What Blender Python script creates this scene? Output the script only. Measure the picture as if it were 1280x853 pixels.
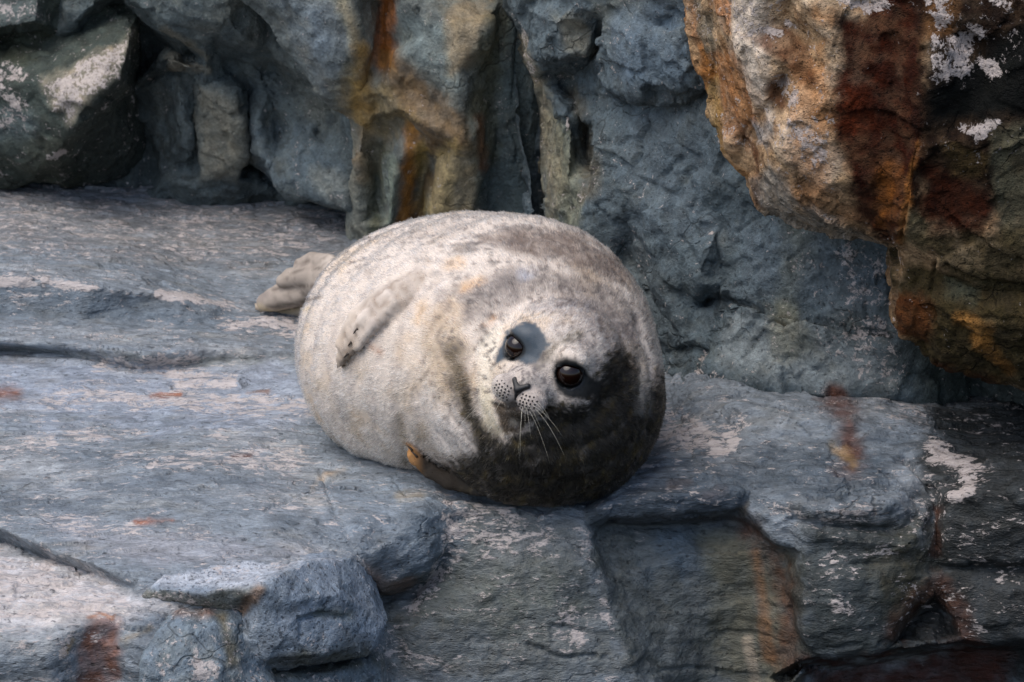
import bpy, math, random
import numpy as np
from mathutils import Vector
from mathutils.geometry import delaunay_2d_cdt

random.seed(7); RNG = np.random.default_rng(7)
for o in list(bpy.data.objects): bpy.data.objects.remove(o)
SC = bpy.context.scene
COL = SC.collection
R = math.radians

# ------------------------------------------------------------------ camera, sky, sun, exposure
PITCH = 20.0; FPX = 4267.0; W0, H0 = 1280.0, 853.0          # focal length in photo pixels
CAM = np.array([0.0, -5.53, 2.315])
cam = bpy.data.cameras.new('camera'); cam_o = bpy.data.objects.new('camera', cam); COL.objects.link(cam_o)
cam_o.location = CAM; cam_o.rotation_euler = (R(90 - PITCH), 0, 0)
cam.sensor_width = 36.0; cam.lens = 36.0 * FPX / W0
cam.clip_start = 0.1; cam.clip_end = 500
cam.dof.use_dof = True; cam.dof.focus_distance = 5.85; cam.dof.aperture_fstop = 9.0
SC.camera = cam_o

SUN_EL, SUN_AZ = 62.0, -58.0        # azimuth measured from -Y (towards the camera) to +X
world = bpy.data.worlds.new('World'); SC.world = world; world.use_nodes = True
wn = world.node_tree; bg = wn.nodes['Background']
sky = wn.nodes.new('ShaderNodeTexSky'); sky.sky_type = 'NISHITA'; sky.sun_disc = False
sky.air_density = 1.0; sky.dust_density = 3.0; sky.ozone_density = 1.0
wn.links.new(sky.outputs[0], bg.inputs[0]); bg.inputs[1].default_value = 0.13
sdir = np.array([math.sin(R(SUN_AZ)) * math.cos(R(SUN_EL)), -math.cos(R(SUN_AZ)) * math.cos(R(SUN_EL)), math.sin(R(SUN_EL))])
sky.sun_elevation = R(SUN_EL); sky.sun_rotation = math.atan2(sdir[0], sdir[1])
sun = bpy.data.lights.new('sun', 'SUN'); sun.energy = 1.5; sun.angle = R(55); sun.color = (1.0, 0.95, 0.88)
sun_o = bpy.data.objects.new('sun', sun); COL.objects.link(sun_o)
sun_o.rotation_euler = Vector((-sdir[0], -sdir[1], -sdir[2])).to_track_quat('-Z', 'Y').to_euler()
SC.view_settings.view_transform = 'Standard'; SC.view_settings.look = 'None'
SC.view_settings.gamma = 1.0; SC.view_settings.use_curve_mapping = False
SC.view_settings.exposure = 0.58

# ------------------------------------------------------------------ numeric helpers
_cp, _sp = math.cos(R(PITCH)), math.sin(R(PITCH))
CR = np.array([1.0, 0, 0]); CU = np.array([0, _sp, _cp]); CF = np.array([0, _cp, -_sp])
def ray(px, py):
    return CF + CR * ((px - W0 / 2) / FPX) - CU * ((py - H0 / 2) / FPX)
def g(px, py, z=0.0):                                        # photo pixel on a level surface of height z
    d = ray(px, py); t = (z - CAM[2]) / d[2]; return (px, py, CAM + d * t)
def w(px, py, y):                                            # photo pixel on an upright surface at depth y
    d = ray(px, py); t = (y - CAM[1]) / d[1]; return (px, py, CAM + d * t)
def project(P):
    q = P - CAM; z = q @ CF
    return W0 / 2 + FPX * (q @ CR) / z, H0 / 2 - FPX * (q @ CU) / z
def lin(c):
    c = np.asarray(c, float) / 255.0
    return np.where(c <= 0.04045, c / 12.92, ((c + 0.055) / 1.055) ** 2.4)
def sstep(a, b, x):
    t = np.clip((x - a) / (b - a), 0, 1); return t * t * (3 - 2 * t)

_perm = np.arange(256); np.random.default_rng(3).shuffle(_perm); _perm = np.concatenate([_perm] * 4)
_gr = np.random.default_rng(5).normal(size=(256, 3)); _gr /= np.linalg.norm(_gr, axis=1)[:, None]
_gx, _gy, _gz = (np.ascontiguousarray(_gr[:, k]).astype(np.float32) for k in range(3)); _perm = _perm.astype(np.int32)
def perlin(P):
    P = np.asarray(P, np.float32); fl = np.floor(P); f = P - fl; i = fl.astype(np.int32) & 255
    x, y, z = (np.ascontiguousarray(f[:, k]) for k in range(3)); u, v, t = (q * q * q * (q * (q * 6 - 15) + 10) for q in (x, y, z))
    ix, iy, iz = i[:, 0], i[:, 1], i[:, 2]; a0 = _perm[ix]; a1 = _perm[ix + 1]
    def col(a, xx, dy):
        h = _perm[a + iy + dy]; h0 = _perm[h + iz]; h1 = _perm[h + iz + 1]; yy = y - dy
        p = _gx[h0] * xx + _gy[h0] * yy + _gz[h0] * z; q = _gx[h1] * xx + _gy[h1] * yy + _gz[h1] * (z - 1)
        return p + (q - p) * t
    x1 = x - 1
    p = col(a0, x, 0); p += (col(a1, x1, 0) - p) * u; q = col(a0, x, 1); q += (col(a1, x1, 1) - q) * u
    return p + (q - p) * v
def fbm(P, s, oc=4, off=0.0, gain=0.5):
    P = P / s + off; a = 1.0; t = 0; n = 0
    for k in range(oc):
        t = t + a * perlin(P + 17.3 * k); n += a; a *= gain; P = P * 2.03
    return t / n * 1.6
def ridged(P, s, oc=4, off=0.0):
    P = P / s + off; a = 1.0; t = 0; n = 0
    for k in range(oc):
        t = t + a * (1 - np.abs(perlin(P + 9.1 * k)) * 2.2); n += a; a *= 0.5; P = P * 2.1
    return t / n
def hash3(i, k):
    h = (i[:, 0] * 73856093) ^ (i[:, 1] * 19349663) ^ (i[:, 2] * 83492791) ^ (k * 2654435761)
    h = (h ^ (h >> 13)) * 1274126177 & 0x7fffffff
    return ((h ^ (h >> 16)) & 0xffff) / 65535.0
def facet(P, s, off=0.0):
    """chipped planes: every cell is a small tilted plane; returns height and distance to the cell's border"""
    Q = P / s + off; i0 = np.floor(Q).astype(np.int64)
    b1 = np.full(len(Q), 9.0); b2 = np.full(len(Q), 9.0); hh = np.zeros(len(Q))
    for dx in (-1, 0, 1):
        for dy in (-1, 0, 1):
            for dz in (-1, 0, 1):
                i = i0 + np.array([dx, dy, dz])
                c = i + np.stack([hash3(i, 1), hash3(i, 2), hash3(i, 3)], 1)
                d = Q - c; r2 = np.sqrt((d * d).sum(1))
                n = np.stack([hash3(i, 4), hash3(i, 5), hash3(i, 6)], 1) - 0.5
                h = (d * n).sum(1) * 1.6 + (hash3(i, 7) - 0.5) * 0.5
                m = r2 < b1
                b2 = np.where(m, b1, np.minimum(b2, r2)); hh = np.where(m, h, hh); b1 = np.where(m, r2, b1)
    return hh, b2 - b1

def refine(V, T, Lf, maxit=14):
    for _ in range(maxit):
        n = len(V)
        E = np.stack([T[:, [0, 1]], T[:, [1, 2]], T[:, [2, 0]]], 1).reshape(-1, 2); E.sort(axis=1)
        key = E[:, 0].astype(np.int64) * n + E[:, 1]
        uq, inv = np.unique(key, return_inverse=True); a = uq // n; b = uq % n
        mid = (V[a] + V[b]) / 2; ln = np.linalg.norm(V[a] - V[b], axis=1)
        L = Lf(mid) if callable(Lf) else Lf
        mk = ln > L
        if not mk.any(): break
        mi = np.full(len(uq), -1); mi[mk] = n + np.arange(mk.sum()); V = np.concatenate([V, mid[mk]])
        M = mi[inv].reshape(-1, 3); cnt = (M >= 0).sum(1); out = [T[cnt == 0]]
        s = cnt == 3; t, m = T[s], M[s]
        for q in ((t[:, 0], m[:, 0], m[:, 2]), (m[:, 0], t[:, 1], m[:, 1]), (m[:, 2], m[:, 1], t[:, 2]), (m[:, 0], m[:, 1], m[:, 2])):
            out.append(np.stack(q, 1))
        for k in range(3):
            s = (cnt == 1) & (M[:, k] >= 0)
            t = np.roll(T[s], -k, axis=1); m = M[s][:, k]
            out += [np.stack([t[:, 0], m, t[:, 2]], 1), np.stack([m, t[:, 1], t[:, 2]], 1)]
            s = (cnt == 2) & (M[:, k] < 0)
            t = np.roll(T[s], -(k + 1), axis=1); mm = np.roll(M[s], -(k + 1), axis=1)
            out += [np.stack([mm[:, 0], t[:, 1], mm[:, 1]], 1), np.stack([t[:, 0], mm[:, 0], mm[:, 1]], 1), np.stack([t[:, 0], mm[:, 1], t[:, 2]], 1)]
        T = np.concatenate(out)
    return V, T
def edges_of(T):
    E = np.stack([T[:, [0, 1]], T[:, [1, 2]], T[:, [2, 0]]], 1).reshape(-1, 2)
    S = np.sort(E, axis=1); n = int(T.max()) + 1
    uq, idx, c = np.unique(S[:, 0].astype(np.int64) * n + S[:, 1], return_index=True, return_counts=True)
    return np.stack([uq // n, uq % n], 1), E[idx[c == 1]]
def smooth(V, T, it, lam=0.5):
    E, B = edges_of(T); fix = np.zeros(len(V), bool); fix[B.ravel()] = True
    deg = np.bincount(E.ravel(), minlength=len(V)).astype(float); deg[deg == 0] = 1
    for _ in range(it):
        S = np.stack([np.bincount(E[:, 0], V[E[:, 1], k], len(V)) + np.bincount(E[:, 1], V[E[:, 0], k], len(V)) for k in range(3)], 1)
        N = V + lam * (S / deg[:, None] - V); N[fix] = V[fix]; V = N
    return V
def normals(V, T):
    f = np.cross(V[T[:, 1]] - V[T[:, 0]], V[T[:, 2]] - V[T[:, 0]])
    N = np.stack([sum(np.bincount(T[:, j], f[:, k], len(V)) for j in range(3)) for k in range(3)], 1)
    return N / (np.linalg.norm(N, axis=1)[:, None] + 1e-12)
def poly_sd(x, y, poly):
    p = np.asarray(poly, float); d = np.full(len(x), 1e9); ins = np.zeros(len(x), bool)
    for (x0, y0), (x1, y1) in zip(p, np.roll(p, -1, axis=0)):
        ex, ey = x1 - x0, y1 - y0; t = np.clip(((x - x0) * ex + (y - y0) * ey) / (ex * ex + ey * ey + 1e-9), 0, 1)
        d = np.minimum(d, np.hypot(x - x0 - t * ex, y - y0 - t * ey))
        c = ((y0 > y) != (y1 > y))
        if y1 != y0: ins ^= c & (x < ex * (y - y0) / (y1 - y0) + x0)
    return np.where(ins, -d, d)
def line_d(x, y, pts):
    d = np.full(len(x), 1e9)
    for (x0, y0), (x1, y1) in zip(pts[:-1], pts[1:]):
        ex, ey = x1 - x0, y1 - y0; t = np.clip(((x - x0) * ex + (y - y0) * ey) / (ex * ex + ey * ey + 1e-9), 0, 1)
        d = np.minimum(d, np.hypot(x - x0 - t * ex, y - y0 - t * ey))
    return d
def stroke(px, py, wob, it):
    """weight of one stain or painted shade patch: ('poly', pts, feather) or ('line', pts, half width, feather)"""
    if it[0] == 'poly': d = poly_sd(px, py, it[1]); fe = it[2]
    else: d = line_d(px, py, it[1]) - it[2]; fe = it[3]
    return sstep(fe, -fe, d + wob * fe * 1.6)

def mesh_obj(name, V, T, mat=None, parent=None, shade=True):
    me = bpy.data.meshes.new(name); V = np.asarray(V, np.float32)
    if isinstance(T, np.ndarray):
        k = T.shape[1]; me.vertices.add(len(V)); me.vertices.foreach_set('co', V.ravel())
        me.loops.add(T.size); me.loops.foreach_set('vertex_index', T.astype(np.int32).ravel())
        me.polygons.add(len(T)); me.polygons.foreach_set('loop_start', np.arange(0, T.size, k, dtype=np.int32))
        me.update(calc_edges=True); me.validate()
    else: me.from_pydata([tuple(map(float, v)) for v in V], [], T); me.update()
    if shade: me.polygons.foreach_set('use_smooth', np.ones(len(me.polygons), bool))
    o = bpy.data.objects.new(name, me); COL.objects.link(o)
    if mat: me.materials.append(mat)
    if parent: o.parent = parent
    return o
def set_attr(o, name, A, kind='FLOAT_COLOR'):
    a = o.data.attributes.new(name, kind, 'POINT')
    if kind == 'FLOAT_COLOR':
        B = np.ones((len(A), 4), np.float32); B[:, :A.shape[1]] = A; a.data.foreach_set('color', B.ravel())
    else: a.data.foreach_set('value', np.asarray(A, np.float32))
def tag(o, label=None, cat=None, group=None, kind=None):
    for k, v in (('label', label), ('category', cat), ('group', group), ('kind', kind)):
        if v: o[k] = v
    return o

# ------------------------------------------------------------------ materials
def nodes(name):
    m = bpy.data.materials.new(name); m.use_nodes = True; nt = m.node_tree
    b = nt.nodes['Principled BSDF']
    def N(t, **kw):
        n = nt.nodes.new(t)
        for k, v in kw.items(): setattr(n, k, v)
        return n
    return m, nt, b, N, nt.links.new
def rock_material(name, bump=1.0, rough=0.78, spec=0.35, stretch=(1, 1, 1)):
    m, nt, b, N, L = nodes(name)
    base = N('ShaderNodeAttribute', attribute_name='base'); msk = N('ShaderNodeAttribute', attribute_name='mask')
    tc = N('ShaderNodeTexCoord'); sp = N('ShaderNodeSeparateColor'); L(msk.outputs['Color'], sp.inputs[0])
    mp = N('ShaderNodeMapping'); mp.inputs['Scale'].default_value = stretch; L(tc.outputs['Object'], mp.inputs['Vector'])
    def noise(sc, det, ro=0.6, dist=0.0):
        n = N('ShaderNodeTexNoise'); n.inputs['Scale'].default_value = sc; n.inputs['Detail'].default_value = det
        n.inputs['Roughness'].default_value = ro; n.inputs['Distortion'].default_value = dist
        L(mp.outputs[0], n.inputs['Vector']); return n.outputs['Fac']
    def math_(op, a, c, cl=False):
        n = N('ShaderNodeMath', operation=op); n.use_clamp = cl
        for k, v in enumerate((a, c)):
            if isinstance(v, (int, float)): n.inputs[k].default_value = v
            else: L(v, n.inputs[k])
        return n.outputs[0]
    def mrange(v, a, c, d, e):
        n = N('ShaderNodeMapRange'); n.interpolation_type = 'SMOOTHSTEP'; L(v, n.inputs[0])
        for k, x in enumerate((a, c, d, e)): n.inputs[k + 1].default_value = x
        return n.outputs[0]
    def mix(f, a, c, bt='MIX'):
        n = N('ShaderNodeMix', data_type='RGBA', blend_type=bt)
        for s, v in ((n.inputs[0], f), (n.inputs[6], a), (n.inputs[7], c)):
            if isinstance(v, (int, float)): s.default_value = v
            elif isinstance(v, tuple): s.default_value = v + (1,)
            else: L(v, s)
        return n.outputs[2]
    n1 = noise(38, 6, 0.68); n2 = noise(170, 3, 0.65); n3 = noise(75, 5, 0.72, 0.6); n4 = noise(420, 1, 0.6)
    val = math_('MULTIPLY', mrange(n1, 0.25, 0.75, 0.62, 1.38), mrange(n2, 0.25, 0.75, 0.78, 1.22))
    cv = N('ShaderNodeCombineColor')
    for k in range(3): L(val, cv.inputs[k])
    c = mix(1.0, base.outputs['Color'], cv.outputs[0], 'MULTIPLY')
    # hue drift: warm grit in places
    c = mix(mrange(noise(14, 3, 0.7), 0.5, 0.75, 0.0, 0.35), c, mix(1.0, c, (1.25, 1.0, 0.72), 'MULTIPLY'))
    # pale crust where the mask allows it
    pm = math_('ADD', math_('MULTIPLY', math_('SUBTRACT', n3, 0.5), 1.5), math_('MULTIPLY', math_('SUBTRACT', noise(22, 4, 0.72, 0.7), 0.5), 1.0))
    pm = math_('ADD', math_('ADD', pm, math_('MULTIPLY', math_('SUBTRACT', n2, 0.5), 0.6)), math_('MULTIPLY', math_('SUBTRACT', sp.outputs[0], 0.5), 0.62))
    pale = mrange(pm, 0.08, 0.24, 0.0, 0.8)
    c = mix(pale, c, mix(n2, (0.34, 0.30, 0.29), (0.62, 0.55, 0.52)))
    # dark pits
    pit = mrange(math_('ADD', noise(130, 2, 0.6), math_('MULTIPLY', sp.outputs[1], 0.12)), 0.66, 0.75, 0.0, 0.75)
    c = mix(pit, c, mix(1.0, c, (0.22, 0.23, 0.25), 'MULTIPLY'))
    wp = N('ShaderNodeTexNoise'); wp.inputs['Scale'].default_value = 9; wp.inputs['Detail'].default_value = 3; L(mp.outputs[0], wp.inputs['Vector'])
    vm = N('ShaderNodeVectorMath', operation='MULTIPLY_ADD'); L(wp.outputs['Color'], vm.inputs[0]); vm.inputs[1].default_value = (0.16, 0.16, 0.16); L(mp.outputs[0], vm.inputs[2])
    vo = N('ShaderNodeTexVoronoi', feature='DISTANCE_TO_EDGE'); vo.inputs['Scale'].default_value = 7.5; L(vm.outputs[0], vo.inputs['Vector'])
    gate = mrange(noise(5.5, 1, 0.5), 0.56, 0.66, 0.0, 1.0)
    fr = math_('MULTIPLY', mrange(vo.outputs['Distance'], 0.004, 0.022, 1.0, 0.0), gate)
    c = mix(math_('MULTIPLY', fr, 0.5), c, mix(1.0, c, (0.25, 0.24, 0.22), 'MULTIPLY'))
    L(c, b.inputs['Base Color'])
    rr = math_('SUBTRACT', mrange(n1, 0.3, 0.7, rough - 0.1, rough + 0.1), math_('MULTIPLY', sp.outputs[2], 0.42), True)
    L(rr, b.inputs['Roughness']); b.inputs['Specular IOR Level'].default_value = spec
    hsum = math_('ADD', math_('MULTIPLY', n1, 0.9), math_('ADD', math_('MULTIPLY', n2, 0.55), math_('MULTIPLY', n4, 0.2)))
    hsum = math_('ADD', math_('ADD', hsum, math_('MULTIPLY', pale, 0.12)), math_('ADD', math_('MULTIPLY', pit, -0.25), math_('MULTIPLY', fr, -0.55)))
    bp = N('ShaderNodeBump'); bp.inputs['Strength'].default_value = 0.75 * bump; bp.inputs['Distance'].default_value = 0.011
    L(hsum, bp.inputs['Height']); L(bp.outputs[0], b.inputs['Normal'])
    return m
M_ROCK = rock_material('slate_rock', 0.8, 0.66, 0.45); M_LEDGE = rock_material('ledge_rock', 0.85, 0.64, 0.45, (0.5, 1.15, 1.25)); M_CLIFF = rock_material('cliff_rock', 0.85, 0.76, 0.3); M_RUST = rock_material('rust_rock', 1.1, 0.88, 0.15)

# ------------------------------------------------------------------ rock builder
def in_frame(P, pad=60):
    x, y = project(P); return (x > -pad) & (x < W0 + pad) & (y > -pad) & (y < H0 + pad)
def build_rock(name, lines, outline=None, fine=0.005, stage=0.03, sm=2, disp=(0.008, 0.006, 0.0035, 0.0016), aniso=(1, 1, 1),
               palette=((100, 110, 124), (122, 128, 136), (86, 96, 106)), stains_and_shade=(), pales=(), pits=0.3, wets=(), cracks=(), pale0=0.3,
               mat=None, back=None, seed=0.0, damp=(), strata=0.0, ymax=9.0, tint=(0.935, 1.0, 0.985)):
    pts, px, ed = [], [], []
    for ln in lines:
        i0 = len(pts); pts += [p[2] for p in ln]; px += [Vector((p[0], -p[1])) for p in ln]
        ed += [(i, i + 1) for i in range(i0, len(pts) - 1)]
    vo, eo, fo, ov, oe, of = delaunay_2d_cdt(px, ed, [], 0, 0.01)
    pts = np.array(pts); V = np.zeros((len(vo), 3)); pp = np.array([tuple(p) for p in px])
    for i, v in enumerate(vo):
        if ov[i]: V[i] = pts[ov[i][0]]
        else:
            d = np.hypot(pp[:, 0] - v[0], pp[:, 1] - v[1]) + 1e-3; k = np.argsort(d)[:3]; V[i] = (pts[k] / d[k][:, None]).sum(0) / (1 / d[k]).sum()
    T = np.array([list(f) for f in fo if len(f) == 3])
    if outline is not None:
        c = np.array([[sum(vo[i][0] for i in f) / 3, -sum(vo[i][1] for i in f) / 3] for f in T])
        T = T[poly_sd(c[:, 0], c[:, 1], [(p[0], p[1]) for p in outline]) < 0]
    # face the camera
    f = np.cross(V[T[:, 1]] - V[T[:, 0]], V[T[:, 2]] - V[T[:, 0]]); cen = V[T].mean(1)
    fl = (f * (CAM - cen)).sum(1) < 0; T[fl] = T[fl][:, ::-1]
    if back is not None:                                     # a closed body: the rim runs back into the rock behind
        E, B = edges_of(T); used = np.unique(B); mp = {int(a): len(V) + k for k, a in enumerate(used)}
        V = np.concatenate([V, V[used] + np.array(back)])
        Q = []
        for a, b_ in B: a, b_ = int(a), int(b_); Q += [(b_, a, mp[a]), (b_, mp[a], mp[b_])]
        cb = len(V); V = np.concatenate([V, V[list(mp.values())].mean(0)[None]])
        Q += [(mp[int(b_)], mp[int(a)], cb) for a, b_ in B]
        T = np.concatenate([T, np.array(Q)])
    V, T = refine(V, T, stage); V = smooth(V, T, sm)
    def Lf(P):
        return np.where(in_frame(P, 40) & (P[:, 1] < ymax), fine * (1 + 0.12 * np.clip(P[:, 1], 0, 3)), fine * 4.5)
    N = normals(V, T); A = np.array(aniso)
    V = V + N * (disp[0] * fbm(V * A, 0.22, 3, seed + 2.2))[:, None]
    V, T = refine(V, T, Lf); V = smooth(V, T, 1, 0.4)
    N = normals(V, T); X, Y = project(V)
    h1, b1 = facet(V * A + 0.02 * np.stack([fbm(V, 0.08, 2, seed + k) for k in (1, 5, 9)], 1), 0.13, seed + 3.7)
    h2, b2 = facet(V * A, 0.045, seed + 1.1)
    k = np.ones(len(V))
    for it, s in damp: k *= 1 - s * stroke(X, Y, 0 * X, it)
    d = k * (disp[1] * h1 + disp[2] * h2 + disp[3] * 2.0 * fbm(V, 0.024, 4, seed) + disp[1] * 0.8 * (ridged(V * A, 0.16, 4, seed + 4) - 0.5))
    wob = fbm(V, 0.03, 3, seed + 8)
    if strata:                                               # thin broken layers on the level parts
        q = (fbm(V * np.array([0.28, 1.4, 1.0]), 0.30, 5, seed + 60, 0.6) * 5.0 + V[:, 1] * 1.2); fq = q - np.floor(q)
        d = d + strata * sstep(0.2, 0.8, N[:, 2]) * k * (np.floor(q) + sstep(0.0, 0.10, fq) - q * 0.9)
    wob2 = fbm(V, 0.03, 3, seed + 18)
    for it in cracks:                                        # (points, half width px, depth m)
        dd = line_d(X + 3.0 * wob, Y + 3.0 * wob2, it[0]); d = d - it[2] * np.exp(-(dd / it[1]) ** 2)
    V = V + N * d[:, None]
    # colour
    n1 = fbm(V * A, 0.16, 5, seed + 30); n2 = fbm(V * A, 0.05, 4, seed + 50); wob = fbm(V, 0.055, 5, seed + 70, 0.65) + 0.9 * fbm(V, 0.17, 3, seed + 75)
    c = [lin(p) for p in palette]
    C = c[0] + (c[1] - c[0]) * sstep(-0.1, 0.5, n1)[:, None]; C = C + (c[2] - C) * (0.8 * sstep(0.05, 0.5, n2))[:, None]
    brk = sstep(-0.3, 0.4, fbm(V, 0.03, 4, seed + 90))
    for it in stains_and_shade:  # real stains, plus shade and lit planes painted into the colour
        wg = stroke(X, Y, wob, it[0]) * it[2] * (1 - (it[3] if len(it) > 3 else 0.3) * brk)
        C = C + (lin(it[1]) - C) * wg[:, None]
    tw = 1 - sstep(1.1, 1.7, C[:, 0] / (C[:, 2] + 1e-4)); C = C * (1 + (np.array(tint) - 1) * tw[:, None])
    Mk = np.zeros((len(V), 3)); Mk[:, 0] = pale0 + 0.25 * n1; Mk[:, 1] = pits
    for it in pales: s = stroke(X, Y, wob, it[0]); Mk[:, 0] += (it[1] - Mk[:, 0]) * s
    for it in wets: s = stroke(X, Y, wob, it[0]); Mk[:, 2] = np.maximum(Mk[:, 2], s * it[1])
    o = mesh_obj(name, V, T, mat or M_ROCK); set_attr(o, 'base', np.clip(C, 0, 1)); set_attr(o, 'mask', np.clip(Mk, 0, 1))
    return o

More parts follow.
